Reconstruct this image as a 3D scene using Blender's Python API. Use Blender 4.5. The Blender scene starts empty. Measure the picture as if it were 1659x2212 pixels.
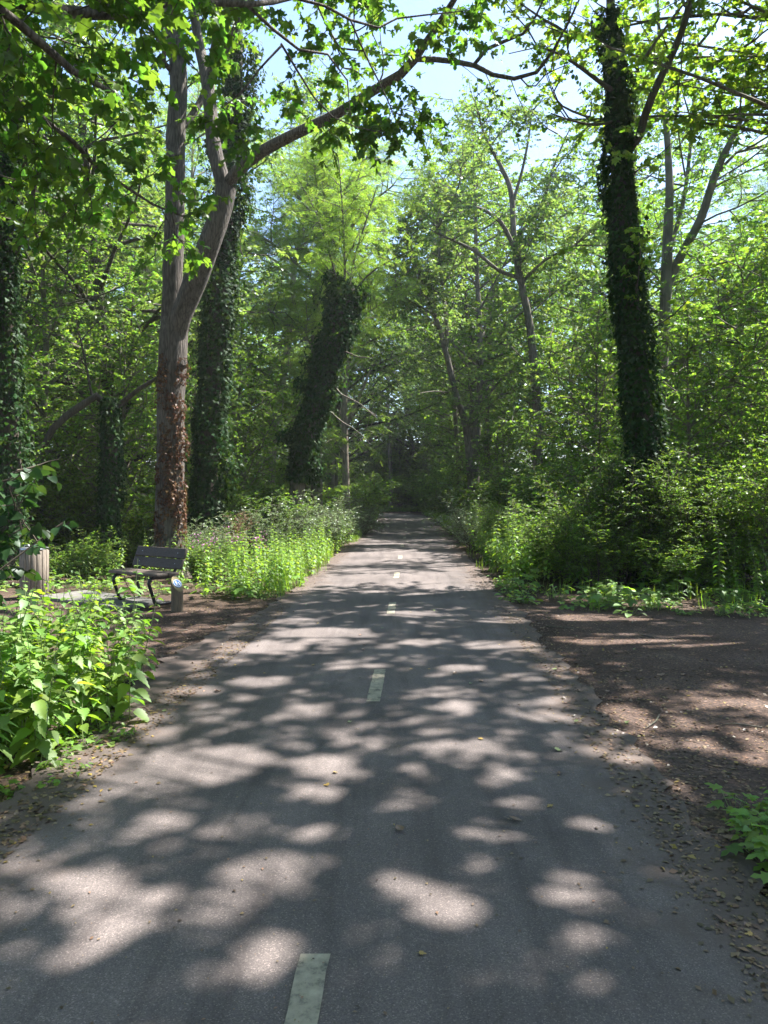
import bpy, math, random
import numpy as np
from mathutils import Vector
from mathutils.geometry import tessellate_polygon

SC = bpy.context.scene
COL = SC.collection
rad = math.radians

# ------------------------------------------------------------------ camera, sky, sun, exposure
# measured on the photograph at 1659 x 2212: focal length, centre column, horizon row, camera height
F, XC, YH, CH = 1533.0, 829.5, 1067.0, 1.62
cam_d = bpy.data.cameras.new("camera")
cam_d.sensor_fit = 'VERTICAL'
cam_d.sensor_height = 36.0
cam_d.lens = F / 2212.0 * 36.0
cam_d.shift_y = -(1106.0 - YH) / 2212.0
cam_d.clip_start = 0.05
cam_d.clip_end = 1500.0
cam = bpy.data.objects.new("camera", cam_d)
COL.objects.link(cam)
cam.location = (0.0, 0.0, CH)
cam.rotation_euler = (rad(90), 0, 0)
SC.camera = cam

SUN = Vector((0.47, 0.26, 0.84)).normalized()       # towards the sun
world = bpy.data.worlds.new("World")
SC.world = world
world.use_nodes = True
wn = world.node_tree.nodes
sky = wn.new('ShaderNodeTexSky')
sky.sky_type = 'NISHITA'
sky.sun_disc = False
sky.sun_elevation = math.asin(SUN.z)
sky.sun_rotation = math.atan2(SUN.x, SUN.y)
sky.air_density = 1.0
sky.dust_density = 0.8
sky.ozone_density = 2.6
bg = wn['Background']
bg.inputs['Strength'].default_value = 0.095
world.node_tree.links.new(sky.outputs['Color'], bg.inputs['Color'])

sun_d = bpy.data.lights.new("sun", 'SUN')
sun_d.energy = 5.0
sun_d.angle = rad(0.55)
sun_d.color = (1.0, 0.955, 0.88)
sun_o = bpy.data.objects.new("sun", sun_d)
COL.objects.link(sun_o)
sun_o.rotation_euler = (-SUN).to_track_quat('-Z', 'Y').to_euler()
sun_o.location = (20, 10, 40)

SC.view_settings.view_transform = 'Standard'
SC.view_settings.look = 'None'
SC.view_settings.exposure = 2.1
SC.view_settings.gamma = 1.0
SC.view_settings.use_curve_mapping = False

cy = SC.cycles
cy.max_bounces = 8
cy.diffuse_bounces = 5
cy.glossy_bounces = 2
cy.transmission_bounces = 4
cy.transparent_max_bounces = 4
cy.caustics_reflective = False
cy.caustics_refractive = False
cy.sample_clamp_indirect = 6.0
cy.use_denoising = True
try:
    cy.denoiser = 'OPENIMAGEDENOISE'
    cy.denoising_input_passes = 'RGB_ALBEDO_NORMAL'
    cy.denoising_prefilter = 'ACCURATE'
except Exception:
    pass
SC.render.use_persistent_data = False

# ------------------------------------------------------------------ helpers
def P(x, y, d):
    """point at depth d that the photograph shows at (x, y)"""
    return np.array(((x - XC) / F * d, d, CH - (y - YH) / F * d))

def PL(pts):
    return np.array([P(*p) for p in pts])

def nz(a):
    return a / np.maximum(np.linalg.norm(a, axis=-1, keepdims=True), 1e-9)

ROAD = np.array([(-12, -1.0), (0, -.33), (2.5, -.235), (5.9, -.06), (9.9, .107), (14, .25), (17.4, .39), (22, .568),
                 (26, .763), (30.1, .933), (34.4, 1.07), (38.2, 1.18), (42, 1.26), (45.4, 1.32), (49.7, 1.38), (53, 1.25)])
def road_x(y):
    return np.interp(y, ROAD[:, 0], ROAD[:, 1])

class Buf:
    def __init__(self):
        self.v, self.l, self.t, self.m, self.n = [], [], [], [], 0
    def add(self, v, f, mat=0):
        v = np.asarray(v, dtype=np.float32).reshape(-1, 3)
        f = np.asarray(f, dtype=np.int32)
        if len(f) == 0:
            return
        self.v.append(v)
        self.l.append((f + self.n).ravel())
        self.t.append(np.full(len(f), f.shape[1], dtype=np.int32))
        self.m.append(np.full(len(f), mat, dtype=np.int32))
        self.n += len(v)
    def arrays(self):
        return np.concatenate(self.v), np.concatenate(self.l), np.concatenate(self.t), np.concatenate(self.m)
    def add_arrays(self, arr):
        v, l, t, m = arr
        self.v.append(v); self.l.append(l + self.n); self.t.append(t); self.m.append(m); self.n += len(v)
    def mesh(self, name, mats, smooth=False):
        v, l, t, m = self.arrays()
        me = bpy.data.meshes.new(name)
        me.vertices.add(len(v)); me.vertices.foreach_set('co', v.ravel())
        me.loops.add(len(l)); me.loops.foreach_set('vertex_index', l)
        me.polygons.add(len(t))
        st = np.zeros(len(t), dtype=np.int32); st[1:] = np.cumsum(t)[:-1]
        me.polygons.foreach_set('loop_start', st)
        me.polygons.foreach_set('loop_total', t)
        me.polygons.foreach_set('material_index', m)
        if smooth:
            me.polygons.foreach_set('use_smooth', np.ones(len(t), dtype=bool))
        for x in (mats if isinstance(mats, (list, tuple)) else [mats]):
            me.materials.append(x)
        me.update(calc_edges=True)
        return me

def obj(name, me, parent=None, loc=None):
    o = bpy.data.objects.new(name, me)
    COL.objects.link(o)
    if parent is not None:
        o.parent = parent
    if loc is not None:
        o.location = loc
    return o

def tag(o, label=None, cat=None, group=None, kind=None):
    if label: o['label'] = label
    if cat: o['category'] = cat
    if group: o['group'] = group
    if kind: o['kind'] = kind
    return o

def thing(name, label, cat, loc=(0, 0, 0), group=None):
    o = bpy.data.objects.new(name, None)
    COL.objects.link(o)
    o.location = loc
    o.empty_display_size = 0.3
    return tag(o, label, cat, group)

def dup(root, loc, rz=0.0, sc=1.0, label=None, group=None, tilt=(0, 0)):
    r = root.copy(); COL.objects.link(r)
    r.location = loc; r.rotation_euler = (tilt[0], tilt[1], rz)
    r.scale = sc if isinstance(sc, (tuple, list)) else (sc, sc, sc)
    if label: r['label'] = label
    if group: r['group'] = group
    for ch in root.children:
        c = ch.copy(); COL.objects.link(c); c.parent = r
    return r

# ---- geometry pieces
def spline(pts, radii, n):
    """Catmull-Rom resampling of a polyline with radii"""
    pts = np.asarray(pts, float); radii = np.asarray(radii, float)
    if len(pts) == 2:
        t = np.linspace(0, 1, n)[:, None]
        return pts[0] * (1 - t) + pts[1] * t, radii[0] + (radii[1] - radii[0]) * t[:, 0]
    p = np.vstack([2 * pts[0] - pts[1], pts, 2 * pts[-1] - pts[-2]])
    seg = np.linalg.norm(np.diff(pts, axis=0), axis=1)
    cum = np.concatenate([[0], np.cumsum(seg)])
    s = np.linspace(0, cum[-1], n)
    i = np.clip(np.searchsorted(cum, s, side='right') - 1, 0, len(seg) - 1)
    u = ((s - cum[i]) / np.maximum(seg[i], 1e-9))[:, None]
    a, b, c, d = p[i], p[i + 1], p[i + 2], p[i + 3]
    out = .5 * ((2 * b) + (c - a) * u + (2 * a - 5 * b + 4 * c - d) * u ** 2 + (3 * b - a - 3 * c + d) * u ** 3)
    return out, np.interp(s, cum, radii)

def tube(buf, pts, radii, sides=8, mat=0, rough=0.0, rng=None, cap=True, flute=0.0):
    pts = np.asarray(pts, float); radii = np.asarray(radii, float)
    n = len(pts)
    tan = nz(np.gradient(pts, axis=0))
    ref = np.array((0., 0., 1.)) if abs(tan[0][2]) < .9 else np.array((1., 0., 0.))
    x = nz(np.cross(ref, tan[0]))
    X = np.zeros((n, 3))
    for i in range(n):
        x = nz(x - tan[i] * np.dot(x, tan[i]))
        X[i] = x
    Y = np.cross(tan, X)
    a = np.linspace(0, 2 * math.pi, sides, endpoint=False)
    r = radii[:, None] * np.ones(sides)[None]
    if rng is not None and rough > 0:
        w = rng.normal(0, 1, (n, sides))
        w = (w + np.roll(w, 1, 1) + np.roll(w, -1, 1)) / 1.8
        r = r * (1 + rough * w)
    if flute:
        r = r * (1 + flute * np.cos(a * 5 + np.linspace(0, 1.5, n)[:, None] * 2) + flute * .7 * np.cos(a * 9 + 1.3))
    v = pts[:, None] + X[:, None] * (r * np.cos(a))[..., None] + Y[:, None] * (r * np.sin(a))[..., None]
    i, j = np.meshgrid(np.arange(n - 1), np.arange(sides), indexing='ij')
    k = (j + 1) % sides
    f = np.stack([i * sides + j, i * sides + k, (i + 1) * sides + k, (i + 1) * sides + j], -1).reshape(-1, 4)
    buf.add(v, f, mat)
    if cap:
        for e in (0, n - 1):
            c = np.vstack([v[e], pts[e]])
            ff = np.stack([np.arange(sides), (np.arange(sides) + 1) % sides, np.full(sides, sides)], 1)
            buf.add(c, ff if e else ff[:, ::-1], mat)

def prisms(buf, A, B, ra, rb, mat=0):
    """thin three-sided twigs from A to B"""
    N = len(A)
    if N == 0: return
    d = nz(B - A)
    ref = np.where(np.abs(d[:, 2:3]) < .9, np.array((0, 0, 1.)), np.array((1., 0, 0)))
    x = nz(np.cross(ref, d)); y = np.cross(d, x)
    ra = np.broadcast_to(ra, (N,)); rb = np.broadcast_to(rb, (N,))
    vs = []
    for (c, r) in ((A, ra), (B, rb)):
        for k in range(3):
            an = k * 2 * math.pi / 3
            vs.append(c + x * (r * math.cos(an))[:, None] + y * (r * math.sin(an))[:, None])
    v = np.stack(vs, 1)
    base = (np.arange(N) * 6)[:, None, None]
    f = np.array([(0, 1, 4, 3), (1, 2, 5, 4), (2, 0, 3, 5)])[None] + base
    buf.add(v, f.reshape(-1, 4), mat)

def box(buf, c, u, v, w, mat=0, bev=0.0):
    """box from centre c and half-axis vectors u, v, w, with chamfered edges"""
    c, u, v, w = (np.asarray(q, float) for q in (c, u, v, w))
    lu, lv, lw = (np.linalg.norm(q) for q in (u, v, w))
    if bev <= 0:
        s = [(-1, -1, -1), (1, -1, -1), (1, 1, -1), (-1, 1, -1), (-1, -1, 1), (1, -1, 1), (1, 1, 1), (-1, 1, 1)]
        buf.add([c + a * u + b * v + d * w for a, b, d in s],
                [(0, 3, 2, 1), (4, 5, 6, 7), (0, 1, 5, 4), (1, 2, 6, 5), (2, 3, 7, 6), (3, 0, 4, 7)], mat)
        return
    iu, iv, iw = 1 - bev / lu, 1 - bev / lv, 1 - bev / lw
    ring = [(-iu, -1), (iu, -1), (1, -iv), (1, iv), (iu, 1), (-iu, 1), (-1, iv), (-1, -iv)]
    ins = [(-iu, -iv), (iu, -iv), (iu, -iv), (iu, iv), (iu, iv), (-iu, iv), (-iu, iv), (-iu, -iv)]
    vs = []
    for lev, rr in ((-1, ins), (-iw, ring), (iw, ring), (1, ins)):
        for a, b in rr:
            vs.append(c + a * u + b * v + lev * w)
    fs = []
    for L in range(3):
        for k in range(8):
            fs.append((L * 8 + k, L * 8 + (k + 1) % 8, (L + 1) * 8 + (k + 1) % 8, (L + 1) * 8 + k))
    buf.add(vs, fs, mat)
    buf.add([vs[i] for i in range(8)], [tuple(range(7, -1, -1))], mat)
    buf.add([vs[24 + i] for i in range(8)], [tuple(range(8))], mat)

# ---- leaf templates: base at the origin, tip along +Y, upper face +Z, unit length; all triangles or all quads
def T(v, f):
    return np.array(v, float), np.array(f, int)
def outline_leaf(half, droop=.12, fold=.10, base_y=0.0):
    """symmetric leaf from a half outline [(x, y)...] between base and tip, folded along the midrib"""
    pts = [(0.0, base_y)] + list(half) + [(0.0, 1.0)]
    v = []; n = len(pts)
    zf = lambda x, y: fold * abs(x) - droop * y * y
    for (x, y) in pts: v.append((x, y, zf(x, y)))
    for (x, y) in pts[1:-1]: v.append((-x, y, zf(x, y)))
    for (x, y) in pts[1:-1]: v.append((0, min(max(y, .06), .94), zf(0, y) - .01))
    h = n - 2
    R = lambda i: i if 0 <= i < n else None
    Lf = lambda i: 0 if i == 0 else (n - 1 if i == n - 1 else n + i - 1)
    M = lambda i: 0 if i == 0 else (n - 1 if i == n - 1 else n + h + i - 1)
    f = []
    for i in range(n - 1):
        for (side, flip) in ((R, False), (Lf, True)):
            a, b, c, d = M(i), side(i), side(i + 1), M(i + 1)
            q = [a, b, c, d]
            if i == 0: tri = [(0, side(1), M(1))]
            elif i == n - 2: tri = [(M(i), side(i), n - 1)]
            else: tri = [(a, b, c), (a, c, d)]
            for t3 in tri:
                f.append(t3[::-1] if flip else t3)
    return T(v, f)
LEAF = {}
LEAF['rhomb'] = T([(0, 0, 0), (.30, .45, .07), (0, 1, -.06), (-.30, .45, .07)], [(0, 1, 2, 3)])
LEAF['slim'] = T([(0, 0, 0), (.19, .42, .05), (0, 1, -.08), (-.19, .42, .05)], [(0, 1, 2, 3)])
LEAF['oval'] = T([(0, 0, 0), (.26, .28, .06), (.24, .66, .02), (0, 1, -.10), (-.24, .66, .02), (-.26, .28, .06), (0, .5, -.03)],
                 [(0, 1, 6), (1, 2, 6), (2, 3, 6), (3, 4, 6), (4, 5, 6), (5, 0, 6)])
LEAF['round'] = T([(0, 0, 0), (.38, .12, .05), (.5, .5, .07), (.28, .88, .0), (0, 1, -.05), (-.28, .88, .0), (-.5, .5, .07), (-.38, .12, .05), (0, .45, -.03)],
                  [(0, 1, 8), (1, 2, 8), (2, 3, 8), (3, 4, 8), (4, 5, 8), (5, 6, 8), (6, 7, 8), (7, 0, 8)])
_m = [(0, 0), (.20, -.04), (.34, .10), (.56, .16), (.40, .30), (.52, .52), (.30, .50), (.17, .58), (.20, .80), (0, 1.0),
      (-.20, .80), (-.17, .58), (-.30, .50), (-.52, .52), (-.40, .30), (-.56, .16), (-.34, .10), (-.20, -.04)]
LEAF['maple'] = T([(x, y, -.14 * (x * x * 1.6 + y * y * .6) + .03 * ((i * 7) % 3)) for i, (x, y) in enumerate(_m)] + [(0, .34, .02)],
                  [(i, (i + 1) % 18, 18) for i in range(18)])
_i = [(0, 0), (.28, -.08), (.46, .18), (.26, .40), (.16, .62), (0, 1), (-.16, .62), (-.26, .40), (-.46, .18), (-.28, -.08)]
LEAF['maple_curled'] = T([(x * .92, y * .95, -.34 * (x * x * 1.5 + y * y * .55) + .16 * abs(x) + .05 * ((i * 5) % 4) - .05) for i, (x, y) in enumerate(_m)] + [(0, .34, .03)],
                         [(i, (i + 1) % 18, 18) for i in range(18)])
LEAF['ivy'] = T([(x, y, -.10 * (x * x + y * y)) for x, y in _i] + [(0, .3, .04)], [(i, (i + 1) % 10, 10) for i in range(10)])
LEAF['nettle'] = outline_leaf([(.22, .03), (.33, .20), (.29, .25), (.33, .36), (.26, .41), (.27, .52), (.18, .58), (.18, .69), (.10, .75), (.08, .87)], droop=.22, fold=.16)
LEAF['lance'] = outline_leaf([(.10, .10), (.17, .30), (.16, .52), (.09, .78)], droop=.25, fold=.18)
LEAF['broad'] = outline_leaf([(.30, .02), (.40, .22), (.37, .45), (.24, .72)], droop=.2, fold=.12, base_y=.05)
_v, _f = [], []
for k in range(6):   # leaflets in pairs
    for s in (1, -1):
        y = .14 + .14 * k; b = len(_v)
        _v += [(0, y, -.1 * y * y), (s * .10, y - .018 + .01, .02 - .1 * y * y), (s * .21, y + .05, -.03 - .1 * y * y), (s * .10, y + .055, .02 - .1 * y * y)]
        _f.append((b, b + 1, b + 2, b + 3) if s > 0 else (b + 3, b + 2, b + 1, b))
b = len(_v)
_v += [(0, .88, -.09), (.05, .94, -.09), (0, 1.05, -.12), (-.05, .94, -.09)]; _f.append((b, b + 1, b + 2, b + 3))
LEAF['pinnate'] = T(_v, _f)

def leaves(buf, tmpl, pos, dirv, nrm, size, mat=0):
    N = len(pos)
    if N == 0: return
    if tmpl == 'maple' and N > 200:          # two of five leaves hang curled
        size = np.broadcast_to(size, (N,)); k = (np.arange(N) * 7 % 5) < 2
        leaves(buf, 'maple_curled', pos[k], dirv[k], nrm[k], size[k], mat)
        pos, dirv, nrm, size = pos[~k], dirv[~k], nrm[~k], size[~k]; N = len(pos)
    v, f = LEAF[tmpl]
    y = nz(dirv)
    x = nz(np.cross(y, nrm)); z = np.cross(x, y)
    s = np.broadcast_to(size, (N,))[:, None, None]
    w = pos[:, None] + s * (v[None, :, 0:1] * x[:, None] + v[None, :, 1:2] * y[:, None] + v[None, :, 2:3] * z[:, None])
    base = (np.arange(N) * len(v))[:, None, None]
    buf.add(w, (f[None] + base).reshape(-1, f.shape[1]), mat)

UP = np.array((0., 0., 1.))
# gaps in the crowns over the near road: where the photograph shows a patch of sun on the ground (x, y, half width, half height),
# the crowns that shade it have an opening along the sun's path
SUN_PATCHES = [(235, 2005, 110, 72), (545, 1925, 105, 48), (575, 2080, 70, 40), (300, 1705, 150, 32), (440, 1655, 150, 34), (690, 1668, 85, 24), (685, 1722, 52, 22),
    (655, 1545, 58, 18), (805, 1613, 32, 12), (1010, 1622, 36, 15), (1085, 1690, 46, 19), (1265, 1812, 56, 22), (1015, 1910, 54, 26), (955, 1975, 58, 42),
    (1230, 1930, 78, 42), (1290, 2030, 75, 34), (1420, 1925, 100, 30), (845, 1912, 60, 26), (1045, 1812, 58, 22), (1120, 1757, 34, 14), (668, 1812, 60, 19),
    (870, 1742, 42, 22), (490, 1810, 48, 18), (170, 1915, 60, 20), (560, 1405, 100, 12), (690, 1372, 120, 12), (640, 1348, 60, 8), (1080, 1400, 90, 12),
    (900, 1393, 44, 8), (1090, 1345, 70, 8), (750, 1442, 60, 8), (950, 1500, 40, 9), (1300, 1338, 110, 10), (1420, 1385, 250, 16), (1300, 1640, 62, 12),
    (1490, 1612, 62, 14), (1620, 1645, 46, 14), (1200, 1452, 60, 9), (880, 1330, 60, 7), (760, 1310, 80, 6), (950, 1290, 90, 6), (1000, 1450, 50, 9), (560, 1480, 70, 10),
    (1180, 1560, 60, 10), (1330, 1540, 50, 10), (420, 1500, 50, 12), (330, 1800, 60, 18), (1500, 1305, 160, 16), (1330, 1290, 60, 12), (640, 1260, 70, 8), (800, 1235, 70, 5)]
_sp = []
for (x, y, w, h) in SUN_PATCHES:
    d = CH * F / (y - YH); d0 = CH * F / (y + h - YH); d1 = CH * F / (y - h - YH)
    _sp.append(((x - XC) / F * d, (d0 + d1) / 2, max(w / F * d * .9, .10) + .035, max((d1 - d0) / 2 * .9, .10) + .035))
_r = random.Random(5)
for _k in range(26):                       # small flecks between the large patches
    _y = 2.4 + 6.5 * _r.random() ** 1.2
    _sp.append((float(road_x(_y)) + _r.uniform(-1.6, 1.9), _y, _r.uniform(.07, .12), _r.uniform(.06, .12)))
_sp += [(.6, 24.4, 2.0, .9), (.5, 22.6, 1.2, .35), (-3.3, 17.9, 1.5, 1.3), (-2.3, 21.2, 1.2, 1.3), (-6.4, 15.4, 1.3, .8), (-5.2, 16.0, .9, .8), (-3.8, 27.4, 1.8, 1.3), (-1.2, 24.5, .9, 1.2), (.9, 31.0, 1.6, .6), (.2, 19.0, 1.6, .5), (-3.3, 4.6, 1.3, 1.15), (-3.2, 4.6, .75, .55), (-2.6, 5.2, .45, .5), (-3.6, 5.5, .6, .45), (-2.9, 3.9, .55, .4), (-4.2, 4.9, .5, .5), (-2.5, 4.5, .4, .35), (-1.9, 4.2, .4, .3)]
_sp += [(1.9, 13.3, .9, .9), (2.9, 12.2, .8, .6), (4.9, 11.3, .9, .55), (1.6, 15.5, .7, 1.0), (3.6, 11.6, .5, .5), (5.8, 10.8, .7, .5),      # right bank
        (-2.9, 12.2, 1.3, 1.1), (-2.0, 14.5, .8, 1.4), (-1.9, 18, .8, 1.6), (-3.8, 15.5, 1.0, 1.0), (-6.0, 13.2, 1.5, .8), (-7.5, 14.5, 1.2, 1.0)]      # left bank
_sp = np.array(_sp)
CARVE = [False]
def shaded(c):
    """True for leaves that do not stand in one of the openings"""
    g = c[:, :2] - np.array((SUN.x, SUN.y)) * (c[:, 2:3] / SUN.z)
    q = ((g[:, None, 0] - _sp[None, :, 0]) / _sp[None, :, 2]) ** 2 + ((g[:, None, 1] - _sp[None, :, 1]) / _sp[None, :, 3]) ** 2
    return q.min(1) > 1.0
BASE = [np.zeros(3)]
def twig_leaves(buf, rng, p, d, L, leaf, size, n, mat_leaf=0, mat_twig=None, droop=.25, flat=.7, hang=.1, twig_r=.004):
    """leafy twigs: p start, d direction, L length; n leaves to a twig set alternately left and right"""
    p = np.asarray(p); d = nz(np.asarray(d)); N = len(p)
    if N == 0: return
    L = np.broadcast_to(L, (N,))
    t = (np.arange(n) + .6 + rng.uniform(-.3, .3, (N, n))) / n
    dr = droop * rng.uniform(.3, 1.2, N)
    c = p[:, None] + d[:, None] * (L[:, None] * t)[..., None] - UP * (dr[:, None] * L[:, None] * t ** 2)[..., None]
    if mat_twig is not None:
        def at(tt): return p + d * (L * tt)[:, None] - UP * (dr * L * tt * tt)[:, None]
        m = at(.55); e = at(1.0)
        k = np.ones(N, bool)
        if CARVE[0]: k = shaded(p + BASE[0]) & shaded(m + BASE[0]) & shaded(e + BASE[0])
        prisms(buf, p[k], m[k], twig_r * 1.3, twig_r, mat_twig)
        prisms(buf, m[k], e[k], twig_r, twig_r * .4, mat_twig)
    tang = nz(d[:, None] - UP * (2 * dr[:, None] * t)[..., None])
    side = nz(np.cross(tang, UP) + 1e-6)
    sgn = np.where((np.arange(n) % 2) == 0, 1., -1.)[None, :, None]
    jit = rng.normal(0, 1, (N, n, 3))
    ld = nz(tang * .55 + side * sgn * .8 + jit * .22 - UP * hang)
    ln = nz(UP * flat + rng.normal(0, 1, (N, n, 3)) * (1 - flat) * .9 + side * sgn * .15)
    sz = size * rng.uniform(.65, 1.25, (N, n)) * (1 - .25 * (t > .85))
    c, ld, ln, sz = c.reshape(-1, 3), ld.reshape(-1, 3), ln.reshape(-1, 3), sz.ravel()
    if CARVE[0]:
        k = shaded(c + BASE[0]); c, ld, ln, sz = c[k], ld[k], ln[k], sz[k]
    leaves(buf, leaf, c, ld, ln, sz, mat_leaf)

def bend_line(rng, p, d, L, n=5, up=0.0, wig=.12):
    """a wiggling branch line"""
    pts = [np.asarray(p, float)]; d = nz(np.asarray(d, float))
    for i in range(n - 1):
        d = nz(d + rng.normal(0, wig, 3) + UP * up)
        pts.append(pts[-1] + d * L / (n - 1))
    return np.array(pts)

def foliate(rng, limbs, wood, crown, leaf, size, sec_per_m=1.6, sec_len=(1.0, 2.2), start=.35, twig_gap=.16, twig_len=(.35, .7),
            n_leaf=10, droop=.3, flat=.7, hang=.1, sec_up=.05, wood_mat=0, leaf_mat=0, twig_mat=1, sec_r=.018, spread=1.0, zmin=None, tip=True):
    """secondary branches along each limb polyline, twigs along those, leaves along the twigs"""
    TP, TD, TL = [], [], []
    for (pts, r) in limbs:
        pts = np.asarray(pts, float)
        seg = np.linalg.norm(np.diff(pts, axis=0), axis=1); cum = np.concatenate([[0], np.cumsum(seg)]); Lt = cum[-1]
        n = max(1, int(Lt * (1 - start) * sec_per_m + rng.uniform(0, 1)))
        ss = start + (1 - start) * (np.arange(n) + rng.uniform(0, 1, n)) / n
        lines = []
        for s in ss:
            i = min(np.searchsorted(cum, s * Lt, side='right') - 1, len(seg) - 1)
            p = pts[i] + (pts[i + 1] - pts[i]) * (s * Lt - cum[i]) / max(seg[i], 1e-6)
            if zmin is not None and p[2] < zmin: continue
            tg = nz(pts[i + 1] - pts[i])
            side = nz(np.cross(tg, nz(rng.normal(0, 1, 3)) + 1e-4))
            side[2] *= .55
            d = nz(tg * .55 + nz(side) * .9 * spread + UP * .08)
            L = rng.uniform(*sec_len) * (1.15 - .45 * s)
            ln = bend_line(rng, p, d, L, 5, sec_up, .16)
            rr = max(.006, min(sec_r, .5 * np.interp(s * Lt, cum, r) if np.ndim(r) else sec_r))
            if not CARVE[0] or shaded(ln + BASE[0]).all():
                tube(wood, ln, np.linspace(rr, rr * .3, 5), 4, wood_mat, cap=False)
            lines.append(ln)
        if tip:
            lines.append(pts[-min(4, len(pts)):])
        for ln in lines:
            sg = np.linalg.norm(np.diff(ln, axis=0), axis=1); cm = np.concatenate([[0], np.cumsum(sg)]); Ls = cm[-1]
            m = max(2, int(Ls * .85 / twig_gap))
            s = Ls * (.15 + .85 * (np.arange(m) + rng.uniform(0, 1, m)) / m)
            i = np.clip(np.searchsorted(cm, s, side='right') - 1, 0, len(sg) - 1)
            p = ln[i] + (ln[i + 1] - ln[i]) * ((s - cm[i]) / np.maximum(sg[i], 1e-6))[:, None]
            tg = nz(ln[i + 1] - ln[i])
            side = nz(np.cross(tg, UP) + 1e-5) * np.where(np.arange(m) % 2 == 0, 1., -1.)[:, None]
            d = nz(tg * .6 + side * .75 + rng.normal(0, .28, (m, 3)))
            TP.append(p); TD.append(d); TL.append(rng.uniform(*twig_len, m) * (1.1 - .4 * s / max(Ls, 1e-6)))
    if TP:
        TP, TD, TL = np.concatenate(TP), np.concatenate(TD), np.concatenate(TL)
        twig_leaves(crown, rng, TP, TD, TL, leaf, size, n_leaf, leaf_mat, twig_mat, droop, flat, hang)
    return 0 if len(TP) == 0 else len(TP) * n_leaf

# ------------------------------------------------------------------ materials
def new_mat(name):
    m = bpy.data.materials.new(name); m.use_nodes = True
    nt = m.node_tree; nt.nodes.clear()
    return m, nt, nt.nodes, nt.links
def node(nt, typ, **kw):
    n = nt.nodes.new(typ)
    for k, v in kw.items():
        if k.startswith('i_'):
            n.inputs[k[2:].replace('_', ' ')].default_value = v
        else:
            setattr(n, k, v)
    return n
def ramp(nt, fac, stops):
    n = nt.nodes.new('ShaderNodeValToRGB')
    e = n.color_ramp.elements
    while len(e) < len(stops): e.new(.5)
    for i, (p, c) in enumerate(stops):
        e[i].position = p; e[i].color = (*c, 1) if len(c) == 3 else c
    nt.links.new(fac, n.inputs[0])
    return n.outputs[0]
def rgba(c): return (c[0], c[1], c[2], 1)

def leaf_mat(name, refl, trans, mixt=.45, gloss=.05, rough=.38, dv=.35, dh=.025, odd=None, odd_share=.02):
    """a leaf: diffuse, light passing through it, and a faint sheen; each leaf varies a little in hue and tone"""
    m, nt, N, Lk = new_mat(name)
    out = node(nt, 'ShaderNodeOutputMaterial')
    geo = node(nt, 'ShaderNodeNewGeometry'); oi = node(nt, 'ShaderNodeObjectInfo')
    rnd = geo.outputs['Random Per Island']
    wn2 = node(nt, 'ShaderNodeTexWhiteNoise', noise_dimensions='1D'); Lk.new(rnd, wn2.inputs['W'])
    mr = node(nt, 'ShaderNodeMapRange', i_To_Min=1 - dv, i_To_Max=1 + dv); Lk.new(rnd, mr.inputs[0])
    mo = node(nt, 'ShaderNodeMapRange', i_To_Min=.85, i_To_Max=1.15); Lk.new(oi.outputs['Random'], mo.inputs[0])
    mu = node(nt, 'ShaderNodeMath', operation='MULTIPLY'); Lk.new(mr.outputs[0], mu.inputs[0]); Lk.new(mo.outputs[0], mu.inputs[1])
    mh = node(nt, 'ShaderNodeMapRange', i_To_Min=.5 - dh, i_To_Max=.5 + dh); Lk.new(wn2.outputs['Value'], mh.inputs[0])
    def tinted(c):
        h = node(nt, 'ShaderNodeHueSaturation', i_Color=rgba(c))
        Lk.new(mu.outputs[0], h.inputs['Value']); Lk.new(mh.outputs[0], h.inputs['Hue'])
        res = h.outputs[0]
        if odd:
            gt = node(nt, 'ShaderNodeMath', operation='LESS_THAN'); gt.inputs[1].default_value = odd_share
            Lk.new(wn2.outputs['Value'], gt.inputs[0])
            mx = node(nt, 'ShaderNodeMix', data_type='RGBA'); mx.inputs['B'].default_value = rgba(odd)
            Lk.new(gt.outputs[0], mx.inputs['Factor']); Lk.new(res, mx.inputs['A']); res = mx.outputs['Result']
        return res
    df = node(nt, 'ShaderNodeBsdfDiffuse'); Lk.new(tinted(refl), df.inputs['Color'])
    tr = node(nt, 'ShaderNodeBsdfTranslucent'); Lk.new(tinted(trans), tr.inputs['Color'])
    mx = node(nt, 'ShaderNodeMixShader'); mx.inputs[0].default_value = mixt
    Lk.new(df.outputs[0], mx.inputs[1]); Lk.new(tr.outputs[0], mx.inputs[2])
    gl = node(nt, 'ShaderNodeBsdfGlossy', i_Roughness=rough); gl.inputs['Color'].default_value = (.9, .95, 1, 1)
    lw = node(nt, 'ShaderNodeLayerWeight', i_Blend=.35)
    gm = node(nt, 'ShaderNodeMapRange', i_To_Min=gloss * .6, i_To_Max=gloss * 4); Lk.new(lw.outputs['Facing'], gm.inputs[0])
    m2 = node(nt, 'ShaderNodeMixShader'); Lk.new(gm.outputs[0], m2.inputs[0])
    Lk.new(mx.outputs[0], m2.inputs[1]); Lk.new(gl.outputs[0], m2.inputs[2])
    Lk.new(m2.outputs[0], out.inputs[0])
    return m

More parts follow.
